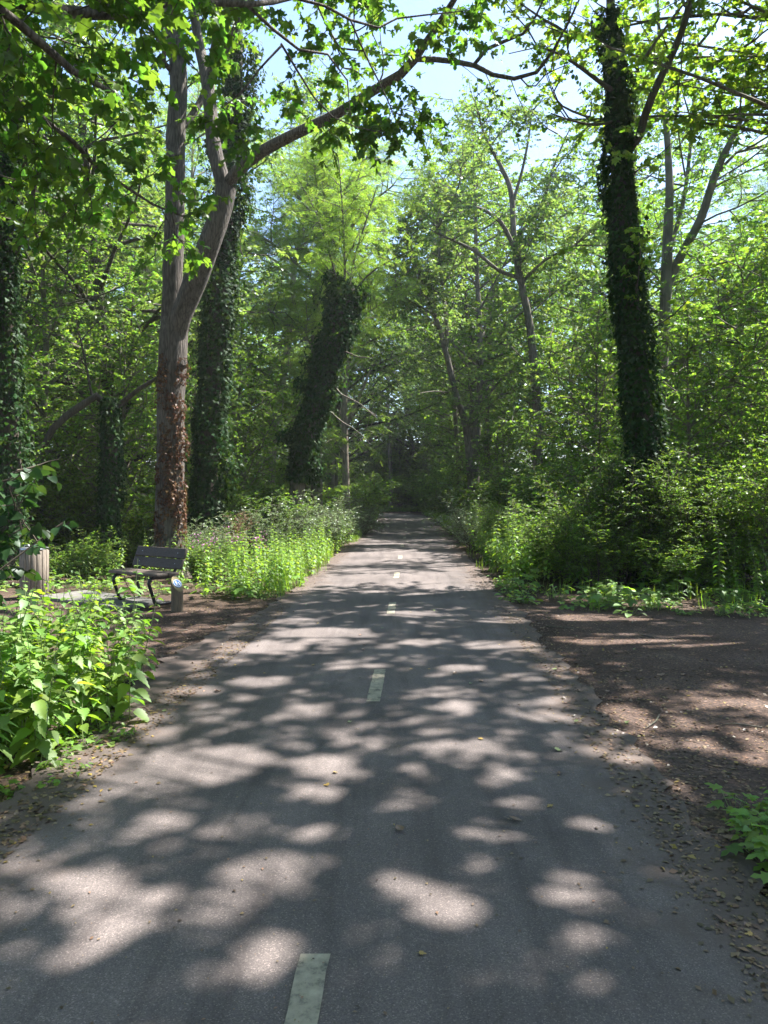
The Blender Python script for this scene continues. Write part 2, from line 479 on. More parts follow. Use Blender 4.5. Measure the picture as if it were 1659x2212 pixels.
def bark_mat(name, dark, light, scale=9.0, moss=None, bump=.6):
    m, nt, N, Lk = new_mat(name)
    out = node(nt, 'ShaderNodeOutputMaterial'); bs = node(nt, 'ShaderNodeBsdfPrincipled', i_Roughness=.9)
    tc = node(nt, 'ShaderNodeTexCoord')
    mp = node(nt, 'ShaderNodeMapping'); mp.inputs['Scale'].default_value = (1, 1, .16)
    Lk.new(tc.outputs['Object'], mp.inputs[0])
    n1 = node(nt, 'ShaderNodeTexNoise', i_Scale=scale * 2.2, i_Detail=6.0, i_Roughness=.65, i_Distortion=.6); Lk.new(mp.outputs[0], n1.inputs['Vector'])
    vo = node(nt, 'ShaderNodeTexVoronoi', feature='DISTANCE_TO_EDGE', i_Scale=scale * 2.5); Lk.new(mp.outputs[0], vo.inputs['Vector'])
    n2 = node(nt, 'ShaderNodeTexNoise', i_Scale=1.7, i_Detail=4.0); Lk.new(tc.outputs['Object'], n2.inputs['Vector'])
    ad = node(nt, 'ShaderNodeMath', operation='MULTIPLY_ADD'); Lk.new(vo.outputs['Distance'], ad.inputs[0]); ad.inputs[1].default_value = .8; Lk.new(n1.outputs[0], ad.inputs[2])
    c1 = ramp(nt, ad.outputs[0], [(.36, dark), (.72, light)])
    c2 = ramp(nt, n2.outputs[0], [(.35, (.72, .72, .72)), (.68, (1.2, 1.2, 1.2))])
    mm = node(nt, 'ShaderNodeMix', data_type='RGBA', blend_type='MULTIPLY'); mm.inputs['Factor'].default_value = 1
    Lk.new(c1, mm.inputs['A']); Lk.new(c2, mm.inputs['B'])
    col = mm.outputs['Result']
    if moss:
        n3 = node(nt, 'ShaderNodeTexNoise', i_Scale=2.6, i_Detail=5.0); Lk.new(tc.outputs['Object'], n3.inputs['Vector'])
        fr = ramp(nt, n3.outputs[0], [(.5, (0, 0, 0)), (.66, (.8, .8, .8))])
        mo = node(nt, 'ShaderNodeMix', data_type='RGBA'); mo.inputs['B'].default_value = rgba(moss)
        Lk.new(fr, mo.inputs['Factor']); Lk.new(col, mo.inputs['A']); col = mo.outputs['Result']
    Lk.new(col, bs.inputs['Base Color'])
    bp = node(nt, 'ShaderNodeBump', i_Strength=bump, i_Distance=.03); Lk.new(ad.outputs[0], bp.inputs['Height'])
    Lk.new(bp.outputs[0], bs.inputs['Normal'])
    Lk.new(bs.outputs[0], out.inputs[0])
    return m

def plain_mat(name, c, rough=.6, metal=0.0, var=.15, scale=20, bump=0.0, stretch=(1, 1, 1), spec=.5):
    m, nt, N, Lk = new_mat(name)
    out = node(nt, 'ShaderNodeOutputMaterial'); bs = node(nt, 'ShaderNodeBsdfPrincipled', i_Roughness=rough, i_Metallic=metal)
    bs.inputs['Specular IOR Level'].default_value = spec
    tc = node(nt, 'ShaderNodeTexCoord'); mp = node(nt, 'ShaderNodeMapping'); mp.inputs['Scale'].default_value = stretch
    Lk.new(tc.outputs['Object'], mp.inputs[0])
    n1 = node(nt, 'ShaderNodeTexNoise', i_Scale=scale, i_Detail=5.0, i_Roughness=.6); Lk.new(mp.outputs[0], n1.inputs['Vector'])
    lo = tuple(x * (1 - var) for x in c); hi = tuple(min(1, x * (1 + var)) for x in c)
    Lk.new(ramp(nt, n1.outputs[0], [(.3, lo), (.7, hi)]), bs.inputs['Base Color'])
    if bump:
        bp = node(nt, 'ShaderNodeBump', i_Strength=bump, i_Distance=.01); Lk.new(n1.outputs[0], bp.inputs['Height']); Lk.new(bp.outputs[0], bs.inputs['Normal'])
    Lk.new(bs.outputs[0], out.inputs[0])
    return m

def soil_mat(name, dark, mid, light, flecks=True):
    m, nt, N, Lk = new_mat(name)
    out = node(nt, 'ShaderNodeOutputMaterial'); bs = node(nt, 'ShaderNodeBsdfPrincipled', i_Roughness=.95)
    bs.inputs['Specular IOR Level'].default_value = .15
    tc = node(nt, 'ShaderNodeTexCoord')
    n1 = node(nt, 'ShaderNodeTexNoise', i_Scale=.9, i_Detail=6.0, i_Roughness=.6); Lk.new(tc.outputs['Object'], n1.inputs['Vector'])
    n2 = node(nt, 'ShaderNodeTexNoise', i_Scale=38.0, i_Detail=6.0, i_Roughness=.7); Lk.new(tc.outputs['Object'], n2.inputs['Vector'])
    vo = node(nt, 'ShaderNodeTexVoronoi', i_Scale=70.0, i_Randomness=1.0); Lk.new(tc.outputs['Object'], vo.inputs['Vector'])
    sx = node(nt, 'ShaderNodeSeparateColor'); Lk.new(vo.outputs['Color'], sx.inputs[0])
    c1 = ramp(nt, n1.outputs[0], [(.32, dark), (.5, mid), (.7, light)])
    c2 = ramp(nt, n2.outputs[0], [(.3, (.55, .55, .55)), (.7, (1.35, 1.32, 1.3))])
    mm = node(nt, 'ShaderNodeMix', data_type='RGBA', blend_type='MULTIPLY'); mm.inputs['Factor'].default_value = 1
    Lk.new(c1, mm.inputs['A']); Lk.new(c2, mm.inputs['B']); col = mm.outputs['Result']
    if flecks:
        c3 = ramp(nt, sx.outputs[0], [(0, (.45, .45, .45)), (.55, (.95, .92, .9)), (.9, (1.25, 1.15, 1.05)), (.97, (2.0, 1.7, 1.3))])
        m3 = node(nt, 'ShaderNodeMix', data_type='RGBA', blend_type='MULTIPLY'); m3.inputs['Factor'].default_value = .8
        Lk.new(col, m3.inputs['A']); Lk.new(c3, m3.inputs['B']); col = m3.outputs['Result']
    Lk.new(col, bs.inputs['Base Color'])
    ad = node(nt, 'ShaderNodeMath', operation='ADD'); Lk.new(n2.outputs[0], ad.inputs[0]); Lk.new(sx.outputs[1], ad.inputs[1])
    bp = node(nt, 'ShaderNodeBump', i_Strength=.7, i_Distance=.015); Lk.new(ad.outputs[0], bp.inputs['Height']); Lk.new(bp.outputs[0], bs.inputs['Normal'])
    Lk.new(bs.outputs[0], out.inputs[0])
    return m

def asphalt_mat():
    m, nt, N, Lk = new_mat('asphalt')
    out = node(nt, 'ShaderNodeOutputMaterial'); bs = node(nt, 'ShaderNodeBsdfPrincipled', i_Roughness=.85)
    bs.inputs['Specular IOR Level'].default_value = .3
    tc = node(nt, 'ShaderNodeTexCoord')
    vo = node(nt, 'ShaderNodeTexVoronoi', i_Scale=240.0); Lk.new(tc.outputs['Object'], vo.inputs['Vector'])
    sx = node(nt, 'ShaderNodeSeparateColor'); Lk.new(vo.outputs['Color'], sx.inputs[0])
    n1 = node(nt, 'ShaderNodeTexNoise', i_Scale=1.1, i_Detail=5.0); Lk.new(tc.outputs['Object'], n1.inputs['Vector'])
    n2 = node(nt, 'ShaderNodeTexNoise', i_Scale=60.0, i_Detail=4.0, i_Roughness=.7); Lk.new(tc.outputs['Object'], n2.inputs['Vector'])
    # long worn streaks and damp blotches along the way
    mp2 = node(nt, 'ShaderNodeMapping'); mp2.inputs['Scale'].default_value = (3.2, .28, 1); Lk.new(tc.outputs['Object'], mp2.inputs[0])
    n5 = node(nt, 'ShaderNodeTexNoise', i_Scale=1.6, i_Detail=7.0, i_Roughness=.62, i_Distortion=.4); Lk.new(mp2.outputs[0], n5.inputs['Vector'])
    wear = ramp(nt, n5.outputs[0], [(.34, (.74, .73, .73)), (.5, (1, 1, 1)), (.68, (1.2, 1.19, 1.17))])
    c1 = ramp(nt, n1.outputs[0], [(.28, (.087, .074, .073)), (.5, (.124, .105, .102)), (.72, (.162, .138, .134))])
    c2 = ramp(nt, sx.outputs[0], [(0, (.68, .68, .69)), (.5, (.96, .96, .96)), (.9, (1.18, 1.18, 1.17)), (.985, (1.9, 1.85, 1.8))])
    mm = node(nt, 'ShaderNodeMix', data_type='RGBA', blend_type='MULTIPLY'); mm.inputs['Factor'].default_value = .85
    Lk.new(c1, mm.inputs['A']); Lk.new(c2, mm.inputs['B'])
    m5 = node(nt, 'ShaderNodeMix', data_type='RGBA', blend_type='MULTIPLY'); m5.inputs['Factor'].default_value = .9
    Lk.new(mm.outputs['Result'], m5.inputs['A']); Lk.new(wear, m5.inputs['B']); mm = m5
    # dust and trodden soil creep in from the verges
    at = node(nt, 'ShaderNodeAttribute', attribute_name='verge')
    n3 = node(nt, 'ShaderNodeTexNoise', i_Scale=2.4, i_Detail=6.0, i_Roughness=.65); Lk.new(tc.outputs['Object'], n3.inputs['Vector'])
    ad = node(nt, 'ShaderNodeMath', operation='ADD'); Lk.new(at.outputs['Fac'], ad.inputs[0]); Lk.new(n3.outputs[0], ad.inputs[1])
    fr = ramp(nt, ad.outputs[0], [(.72, (0, 0, 0)), (1.2, (.92, .92, .92))])
    du = node(nt, 'ShaderNodeMix', data_type='RGBA'); du.inputs['B'].default_value = (.106, .080, .070, 1)
    Lk.new(fr, du.inputs['Factor']); Lk.new(mm.outputs['Result'], du.inputs['A'])
    Lk.new(du.outputs['Result'], bs.inputs['Base Color'])
    a2 = node(nt, 'ShaderNodeMath', operation='ADD'); Lk.new(n2.outputs[0], a2.inputs[0]); Lk.new(sx.outputs[1], a2.inputs[1])
    bp = node(nt, 'ShaderNodeBump', i_Strength=.5, i_Distance=.006); Lk.new(a2.outputs[0], bp.inputs['Height']); Lk.new(bp.outputs[0], bs.inputs['Normal'])
    Lk.new(bs.outputs[0], out.inputs[0])
    return m

def paint_mat():
    """worn road paint: the asphalt shows where it has rubbed away"""
    m, nt, N, Lk = new_mat('worn_white_paint')
    out = node(nt, 'ShaderNodeOutputMaterial'); bs = node(nt, 'ShaderNodeBsdfPrincipled', i_Roughness=.7)
    tc = node(nt, 'ShaderNodeTexCoord')
    n1 = node(nt, 'ShaderNodeTexNoise', i_Scale=14.0, i_Detail=8.0, i_Roughness=.7); Lk.new(tc.outputs['Object'], n1.inputs['Vector'])
    Lk.new(ramp(nt, n1.outputs[0], [(.36, (.085, .08, .072)), (.47, (.25, .225, .172)), (.7, (.38, .345, .262))]), bs.inputs['Base Color'])
    bp = node(nt, 'ShaderNodeBump', i_Strength=.3, i_Distance=.004); Lk.new(n1.outputs[0], bp.inputs['Height']); Lk.new(bp.outputs[0], bs.inputs['Normal'])
    Lk.new(bs.outputs[0], out.inputs[0])
    return m

M = {}
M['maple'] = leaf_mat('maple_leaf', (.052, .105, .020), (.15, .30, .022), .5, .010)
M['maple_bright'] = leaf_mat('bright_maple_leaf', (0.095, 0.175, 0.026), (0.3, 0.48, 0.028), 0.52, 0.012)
M['robinia'] = leaf_mat('robinia_leaf', (.145, .250, .045), (.34, .54, .05), 0.5, 0.012, dv=.3)
M['beech'] = leaf_mat('beech_leaf', (.090, .165, .042), (.22, .40, .034), 0.47, 0.010)
M['elm'] = leaf_mat('elm_leaf', (.105, .165, .062), (.25, .39, .055), 0.45, 0.013)
M['far'] = leaf_mat('wood_leaf', (.108, .180, .046), (.26, .44, .036), 0.47, 0.009)
M['ivy'] = leaf_mat('ivy_leaf', (0.022, 0.05, 0.013), (0.07, 0.14, 0.014), 0.3, 0.006, rough=.5)
M['ivy_dead'] = leaf_mat('dead_ivy_leaf', (.085, .047, .028), (.12, .06, .025), .2, .006, dv=.45)
M['nettle'] = leaf_mat('nettle_leaf', (0.14, 0.24, 0.04), (0.32, 0.52, 0.034), 0.45, 0.02, dv=.3, rough=.5, odd=(.30, .26, .03), odd_share=.006)
M['nettle_stem'] = leaf_mat('nettle_stem', (.13, .19, .06), (.15, .2, .05), .2, .04)
M['herb'] = leaf_mat('herb_leaf', (0.105, 0.19, 0.036), (0.25, 0.42, 0.03), 0.46, 0.008)
M['bush'] = leaf_mat('bush_leaf', (.085, .148, .036), (.21, .36, .03), 0.44, 0.010)
M['broadleaf'] = leaf_mat('dark_broad_leaf', (.034, .070, .026), (.055, .12, .018), .35, .012)  # dark leaf, with the shade over this shrub put into the colour too
M['pale'] = leaf_mat('pale_bush_leaf', (.165, .225, .120), (.24, .36, .11), 0.38, 0.03, dv=.3)
M['dead'] = leaf_mat('dead_twigs', (.20, .125, .07), (.15, .09, .04), .2, .02)
M['pink'] = leaf_mat('pink_petal', (.55, .22, .45), (.5, .18, .4), .35, .03)
M['litter'] = leaf_mat('litter', (.150, .098, .058), (.08, .05, .02), .1, .03, dv=.7, dh=.03, odd=(.26, .19, .05), odd_share=.045)
M['fallen_yellow'] = leaf_mat('fallen_yellow_leaf', (.40, .30, .07), (.2, .14, .02), .2, .04, dv=.35, dh=.03)
M['fallen_brown'] = leaf_mat('fallen_brown_leaf', (.22, .145, .085), (.1, .06, .02), .15, .04, dv=.4)
M['fallen_green'] = leaf_mat('fallen_green_leaf', (.20, .26, .08), (.1, .15, .03), .2, .06, dv=.3)
M['bark_maple'] = bark_mat('maple_bark', (.032, .026, .021), (.135, .114, .097), 9.0, None, 1.2)
M['bark'] = bark_mat('grey_brown_bark', (.060, .048, .038), (.17, .145, .115), 7.0, (.06, .075, .03))
M['bark_pale'] = bark_mat('pale_bark', (.12, .095, .075), (.30, .25, .205), 6.0)
M['bark_dark'] = bark_mat('dark_bark', (.030, .024, .019), (.085, .068, .052), 8.0, (.04, .05, .02))
M['bark_smooth'] = bark_mat('smooth_beech_bark', (.085, .078, .055), (.15, .135, .10), 3.0, (.07, .085, .04), .25)
M['twig'] = plain_mat('twig_bark', (.070, .055, .040), .9)
M['asphalt'] = asphalt_mat()
M['paint'] = paint_mat()
M['soil'] = soil_mat('woodland_soil', (.042, .031, .025), (.072, .053, .043), (.115, .087, .071))
M['path'] = soil_mat('trodden_earth', (.054, .038, .033), (.090, .065, .057), (.140, .106, .094))

rs = lambda s: np.random.default_rng(s)

def sub_limbs(rng, limbs, wood, per_m=1.1, length=(1.4, 3.4), start=.25, up=.03, zmin=None, r=.03):
    """first-order side branches on a tree's limbs, returned with the limbs themselves"""
    out = []
    for pts in limbs:
        pts = np.asarray(pts, float)
        seg = np.linalg.norm(np.diff(pts, axis=0), axis=1); cum = np.concatenate([[0], np.cumsum(seg)]); Lt = cum[-1]
        n = int(Lt * (1 - start) * per_m + rng.uniform(0, 1))
        for k in range(n):
            s = (start + (1 - start) * (k + rng.uniform(0, 1)) / n) * Lt
            i = min(np.searchsorted(cum, s, side='right') - 1, len(seg) - 1)
            p = pts[i] + (pts[i + 1] - pts[i]) * (s - cum[i]) / seg[i]
            if zmin is not None and p[2] < zmin: continue
            tg = nz(pts[i + 1] - pts[i]); a = rng.uniform(0, 6.28)
            d = nz(tg * .5 + np.array((math.cos(a), math.sin(a), .15)) * .9)
            L = rng.uniform(*length) * (1.15 - .5 * s / Lt)
            ln = bend_line(rng, p, d, L, 7, up, .13)
            if CARVE[0] and shaded(ln + BASE[0]).mean() < .7: continue
            tube(wood, ln, np.linspace(r, .007, 7), 5, 0, cap=False)
            out.append((ln, None))
    return [(p, None) for p in limbs] + out

# ------------------------------------------------------------------ ground, road, path
def ground_z(x, y):
    """gentle unevenness beside the road, flat under it"""
    d = np.abs(x - road_x(y))
    k = np.clip((d - 2.2) / 4.0, 0, 1) * np.clip((y - 12.5) / 3.0, 0, 1)
    return k * (.06 * np.sin(x * .9 + 1.3 * np.sin(y * .35)) + .07 * np.sin(y * .6 + .7 * x) + .05 * np.sin(x * 2.3 - y * 1.7)) - k * .02

def grid_mesh(xs, ys, zf, name, mat, attr=None):
    X, Y = np.meshgrid(xs, ys, indexing='ij')
    v = np.stack([X, Y, zf(X, Y)], -1).reshape(-1, 3)
    n, m = len(xs), len(ys)
    i, j = np.meshgrid(np.arange(n - 1), np.arange(m - 1), indexing='ij')
    f = np.stack([i * m + j, (i + 1) * m + j, (i + 1) * m + j + 1, i * m + j + 1], -1).reshape(-1, 4)
    b = Buf(); b.add(v, f)
    return b.mesh(name, mat, smooth=True)
gx = np.concatenate([[-600, -250, -120], np.linspace(-60, -12, 40), np.linspace(-11.5, 11.5, 93), np.linspace(12, 60, 40), [120, 250, 600]])
gy = np.concatenate([[-300, -120, -40], np.linspace(-20, 0, 18), np.linspace(.3, 24, 80), np.linspace(25, 90, 80), [130, 250, 700]])
tag(obj('ground', grid_mesh(gx, gy, ground_z, 'ground', M['soil'])), kind='structure')

def road_centre():
    ys = np.concatenate([np.linspace(-14, 1, 24)[:-1], np.linspace(1, 16, 126)[:-1], np.linspace(16, 51, 90)])
    c = np.stack([road_x(ys), ys], 1)
    # the far end swings left behind the trees
    a = np.linspace(.04, 1.45, 26)[1:]
    R = 11.0
    ext = np.stack([c[-1, 0] - R * (1 - np.cos(a)), c[-1, 1] + R * np.sin(a)], 1)
    t = np.array([-math.sin(1.45), math.cos(1.45)])
    tail = ext[-1] + np.outer(np.linspace(1, 26, 14), t)
    c = np.vstack([c, ext, tail])
    k = np.ones(5) / 5
    for q in (0, 1):
        pad = np.concatenate([[c[0, q]] * 2, c[:, q], [c[-1, q]] * 2])
        s = np.convolve(pad, k, 'valid'); s[0], s[-1] = c[0, q], c[-1, q]
        c[:, q] = s
    return c
RC = road_centre()
def ribbon(line, offs, z, name, mat, wob=None, verge=True):
    tan = nz(np.gradient(line, axis=0)); nrm = np.stack([tan[:, 1], -tan[:, 0]], 1)
    n, m = len(line), len(offs)
    o = np.tile(np.asarray(offs)[None], (n, 1)).astype(float)
    if wob is not None:
        o = o * (1 + wob)
    xy = line[:, None] + nrm[:, None] * o[..., None]
    v = np.concatenate([xy, np.full((n, m, 1), z)], -1).reshape(-1, 3)
    i, j = np.meshgrid(np.arange(n - 1), np.arange(m - 1), indexing='ij')
    f = np.stack([i * m + j, i * m + j + 1, (i + 1) * m + j + 1, (i + 1) * m + j], -1).reshape(-1, 4)
    b = Buf(); b.add(v, f); me = b.mesh(name, mat, smooth=True)
    if verge:
        at = me.attributes.new('verge', 'FLOAT', 'POINT')
        q = np.abs(np.asarray(offs)) / max(abs(offs[0]), abs(offs[-1]))
        at.data.foreach_set('value', np.tile(q ** 4 * .8, n).astype(np.float32))
    return me
r0 = rs(3)
wob = np.zeros((len(RC), 9)); w = r0.normal(0, .022, (len(RC), 2)); w = w + .02 * np.sin(RC[:, 1:2] * 1.9 + np.array([[0, 2.]])) + .015 * np.sin(RC[:, 1:2] * 4.7 + np.array([[1, 0.]])); wob[:, 0] = w[:, 0]; wob[:, -1] = w[:, 1]
wl = np.exp(-((RC[:, 1] - 6.6) / 2.4) ** 2) * .20        # the asphalt flares where the bench path joins
wob[:, 0] += wl; wob[:, 1] += wl * .6
tag(obj('road', ribbon(RC, [-1.72, -1.4, -1.0, -.5, 0, .5, 1.0, 1.4, 1.72], .026, 'road', M['asphalt'], wob)), kind='structure')

# trodden earth crossing the road at the bench
b = Buf()
def blob_sheet(outline, z, mat, name, seed):
    r = rs(seed); o = np.array(outline, float)
    o2, _ = spline(np.vstack([o, o[:1]]), np.ones(len(o) + 1), 90)
    o2 = o2[:-1]
    o2 = o2 + r.normal(0, .05, o2.shape)
    tri = tessellate_polygon([[Vector((p[0], p[1], 0)) for p in o2]])
    bb = Buf(); bb.add(np.column_stack([o2, np.full(len(o2), z)]), [(a, b_, c_) if np.cross(o2[b_] - o2[a], o2[c_] - o2[a]) > 0 else (a, c_, b_) for a, b_, c_ in tri])
    return bb.mesh(name, mat)
tag(obj('dirt_path', blob_sheet([(-1.3, 9.6), (-2.2, 9.9), (-3.4, 9.6), (-5.2, 10.9), (-8, 11.6), (-11, 12.0), (-11, 9.0), (-7, 8.2), (-4.5, 7.3), (-2.6, 6.3), (-1.8, 5.6), (-1.3, 5.0)], .012, M['path'], 'dirt_path', 5)), kind='structure')
tag(obj('dirt_path', blob_sheet([(1.3, 10.3), (2.2, 10.6), (3.2, 9.9), (4.6, 9.4), (7.5, 9.6), (11, 10.2), (11, 6.6), (7.5, 5.4), (4.5, 4.4), (2.6, 3.4), (1.7, 3.0), (1.2, 4.2)], .012, M['path'], 'dirt_path', 6)), kind='structure')

# centre-line dashes, one every four metres
r0 = rs(11)
for k in range(-1, 15):
    y0 = 1.455 + 3.985 * k
    y1 = y0 + 1.0
    if y1 > 52: break
    b = Buf()
    n = 12; ys = np.linspace(y0, y1, n); xs = road_x(ys)
    wl_, wr_ = .052 + r0.normal(0, .003, n), .052 + r0.normal(0, .003, n)
    lo = np.column_stack([xs - wl_, ys, np.full(n, .030)]); hi = np.column_stack([xs + wr_, ys, np.full(n, .030)])
    v = np.concatenate([lo, hi])
    b.add(v, [(i, i + n, i + n + 1, i + 1) for i in range(n - 1)])
    tag(obj('road_marking', b.mesh('road_marking', M['paint'])), kind='structure')

# ------------------------------------------------------------------ trees
def ivy_coat(rng, pts, radii, buf, per_m=420, size=.085, thick=.12, mat=0, hang_out=0.0, zmin=-1, gap=None):
    """ivy leaves wrapping a trunk line, tips hanging down, standing off the bark in lumps"""
    pts, radii = spline(pts, radii, 160)
    L = np.linalg.norm(np.diff(pts, axis=0), axis=1).sum()
    n = int(per_m * L)
    i = rng.integers(0, 159, n); u = rng.uniform(0, 1, n)[:, None]
    c = pts[i] * (1 - u) + pts[i + 1] * u
    r = radii[i] * (1 - u[:, 0]) + radii[i + 1] * u[:, 0]
    tan = nz(pts[i + 1] - pts[i])
    a = rng.uniform(0, 2 * math.pi, n)
    X = nz(np.cross(tan, np.array((0, 1., .0)))); Y = np.cross(tan, X)
    out = X * np.cos(a)[:, None] + Y * np.sin(a)[:, None]
    lump = .5 + .5 * np.sin(c[:, 2] * 3.1 + 2.3 * np.sin(a * 2 + c[:, 2])) * np.sin(a * 3 + c[:, 2] * 1.7)
    lump = .6 * lump + .8 * np.clip(np.sin(c[:, 2] * 1.3 + a + 2 * np.sin(c[:, 2] * .7)), 0, 1) ** 2
    th = thick * (.15 + 1.25 * lump) * rng.uniform(.25, 1.0, n) ** .6
    far = rng.uniform(0, 1, n) < .07
    th = np.where(far, th + thick * rng.uniform(.3, 1.3, n), th)
    p = c + out * (r + th)[:, None]
    ok = p[:, 2] > max(zmin, .05)
    if gap is not None:      # bare bark between the clumps, more of it higher up
        w_ = np.sin(c[:, 2] * 2.7 + 1.9 * np.sin(a * 1.0 + .8)) + np.sin(a * 2 + c[:, 2] * 1.3) + .8 * np.sin(c[:, 2] * 6.1 + a * 3)
        ok &= w_ + rng.normal(0, .35, len(c)) > gap * (c[:, 2] - .9)
    p, out, n = p[ok], out[ok], ok.sum()
    d = nz(-UP * .75 + out * rng.uniform(.05, .6, n)[:, None] + rng.normal(0, .42, (n, 3)))
    nr = nz(out + UP * .35 + rng.normal(0, .38, (n, 3)))
    leaves(buf, 'ivy', p, d, nr, size * rng.uniform(.6, 1.3, n), mat)

def trunk_parts(root, lines, bark, name='trunk', sides=14, rough=.035, flute=.02, rng=None, flare=True, smooth=True):
    if name == 'limb' and len(lines) > 1:
        for ln in lines: trunk_parts(root, [ln], bark, name, sides, rough, flute, rng, flare, smooth)
        return
    b = Buf()
    for k, (pts, rd) in enumerate(lines):
        L = np.linalg.norm(np.diff(np.asarray(pts), axis=0), axis=1).sum()
        q, rr = spline(pts, rd, max(6, int(L * 3.2)))
        if k == 0 and flare:
            rr = rr * (1 + .45 * np.exp(-(q[:, 2] - q[0, 2]) / .35))
        sd = sides if rr.max() > .08 else (8 if rr.max() > .03 else 5)
        tube(b, q, rr, sd, 0, rough if rr.max() > .05 else 0, rng, True, flute if rr.max() > .1 else 0)
    return obj(name, b.mesh(name, bark, smooth=smooth), root)

def local(pts, base):
    return np.asarray(pts) - np.asarray(base)

def crown_obj(t, crown, wood, leafm, bark):
    if wood.n:
        v, l, tt, m = wood.arrays(); crown.add_arrays((v, l, tt, m + 2))
    return obj('crown', crown.mesh('crown', [M[leafm], M['twig'], M[bark]]), t)

# ---- the forked maple behind the bench
rng = rs(101)
D = 14.0
base = P(368, 1067 + CH * F / D, D)
trunk = (PL([(368, 1246, D), (367, 1145, D), (368, 1000, D), (369, 850, D), (373, 740, D), (378, 690, D)]), [.285, .27, .262, .262, .285, .24])
limbL = (PL([(366, 760, D), (370, 690, D), (373, 600, D), (377, 500, D), (379, 400, D), (380, 290, D), (386, 200, D), (384, 130, D), (372, 40, D), (362, -60, D), (352, -220, D + .3), (350, -420, D + .8)]),
         [.15, .19, .195, .192, .188, .18, .168, .165, .16, .14, .10, .04])
limbR = (PL([(374, 760, D), (388, 695, D - .1), (412, 630, D - .2), (440, 562, D - .3), (462, 500, D - .4), (480, 445, D - .4), (488, 405, D - .4)]),
         [.16, .20, .215, .21, .20, .19, .185])
upR = (PL([(486, 412, D - .4), (477, 377, D - .4), (462, 315, D - .4), (455, 240, D - .3), (447, 167, D - .2), (433, 110, D), (423, 55, D), (417, -10, D), (405, -140, D), (400, -300, D)]),
       [.13, .145, .14, .13, .125, .10, .09, .085, .06, .03])
upR2 = (PL([(449, 185, D - .2), (462, 115, D - .4), (475, 60, D - .5), (500, 0, D - .6), (530, -120, D - .8), (560, -280, D - 1)]), [.06, .085, .085, .075, .05, .02])
upR3 = (PL([(452, 195, D - .3), (468, 148, D - .5), (490, 100, D - .7), (512, 55, D - .8), (560, -30, D - 1), (640, -160, D - 1.2)]), [.05, .07, .07, .06, .05, .02])
crossL = (PL([(382, 290, D), (405, 262, D + .1), (432, 222, D + .3), (450, 170, D + .5), (470, 90, D + .8), (480, -20, D + 1)]), [.06, .07, .065, .055, .05, .03])
stub = (PL([(378, 160, D), (362, 150, D - .1), (353, 132, D - .2), (358, 112, D - .3), (340, 80, D - .4), (300, 45, D - .5), (270, 38, D - .6)]), [.06, .055, .05, .045, .035, .03, .02])
armR = (PL([(486, 400, D - .4), (505, 378, D - .5), (551, 337, D - .7), (620, 298, D - 1.0), (731, 244, D - 1.5), (817, 189, D - 2), (868, 159, D - 2.3), (898, 124, D - 2.5), (924, 86, D - 2.7), (965, 25, D - 3), (1010, -50, D - 3.3), (1060, -150, D - 3.6)]),
        [.09, .115, .11, .10, .085, .078, .075, .070, .058, .05, .035, .02])
armR2 = (PL([(895, 128, D - 2.5), (950, 129, D - 2.7), (1023, 141, D - 3), (1074, 165, D - 3.2), (1125, 169, D - 3.4), (1165, 152, D - 3.6), (1195, 110, D - 3.8), (1225, 55, D - 4), (1260, -20, D - 4.2)]),
         [.045, .045, .04, .034, .03, .026, .022, .018, .01])
armR3 = (PL([(1023, 141, D - 3), (1050, 107, D - 3.1), (1100, 85, D - 3.2), (1134, 70, D - 3.3), (1160, 30, D - 3.4), (1178, -10, D - 3.5)]), [.03, .03, .026, .022, .018, .01])
twigy = (PL([(1125, 169, D - 3.4), (1150, 190, D - 3.5), (1180, 160, D - 3.6), (1225, 140, D - 3.8)]), [.012, .011, .01, .006])
t = thing('maple_tree', 'big forked maple with brown dead ivy on its lower trunk, standing behind the bench', 'tree', tuple(base))
Ls = [trunk, limbL, limbR, upR, upR2, upR3, crossL, stub, armR, armR2, armR3, twigy]
Ls = [(local(p, base), r) for p, r in Ls]
trunk_parts(t, Ls[:1] + Ls[1:3], M['bark_maple'], 'trunk', 22, .03, .03, rng)
trunk_parts(t, Ls[3:], M['bark_maple'], 'limb', 12, .02, .015, rng, flare=False)
wood, crown = Buf(), Buf()
CARVE[0], BASE[0] = True, base
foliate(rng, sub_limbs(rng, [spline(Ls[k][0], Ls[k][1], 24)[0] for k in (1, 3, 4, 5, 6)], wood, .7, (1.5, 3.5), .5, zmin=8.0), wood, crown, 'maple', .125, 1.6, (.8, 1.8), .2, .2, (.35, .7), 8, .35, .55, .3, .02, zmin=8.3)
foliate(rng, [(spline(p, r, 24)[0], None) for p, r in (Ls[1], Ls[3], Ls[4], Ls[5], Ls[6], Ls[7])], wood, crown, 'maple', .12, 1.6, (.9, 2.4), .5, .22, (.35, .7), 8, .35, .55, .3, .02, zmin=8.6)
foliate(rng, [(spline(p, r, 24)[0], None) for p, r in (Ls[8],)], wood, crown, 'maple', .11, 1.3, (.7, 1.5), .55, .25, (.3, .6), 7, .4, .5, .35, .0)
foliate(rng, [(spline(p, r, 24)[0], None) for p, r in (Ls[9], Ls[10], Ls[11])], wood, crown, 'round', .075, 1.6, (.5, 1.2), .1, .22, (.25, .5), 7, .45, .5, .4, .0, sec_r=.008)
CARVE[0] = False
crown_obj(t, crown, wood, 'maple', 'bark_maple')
dead = Buf()
q = local(PL([(368, 1235, D), (368, 1000, D), (370, 800, D)]), base)
ivy_coat(rng, q[:2], [.30, .262], dead, 1000, .058, .022, gap=.25)
ivy_coat(rng, q[1:], [.262, .262], dead, 700, .055, .018, gap=.45)
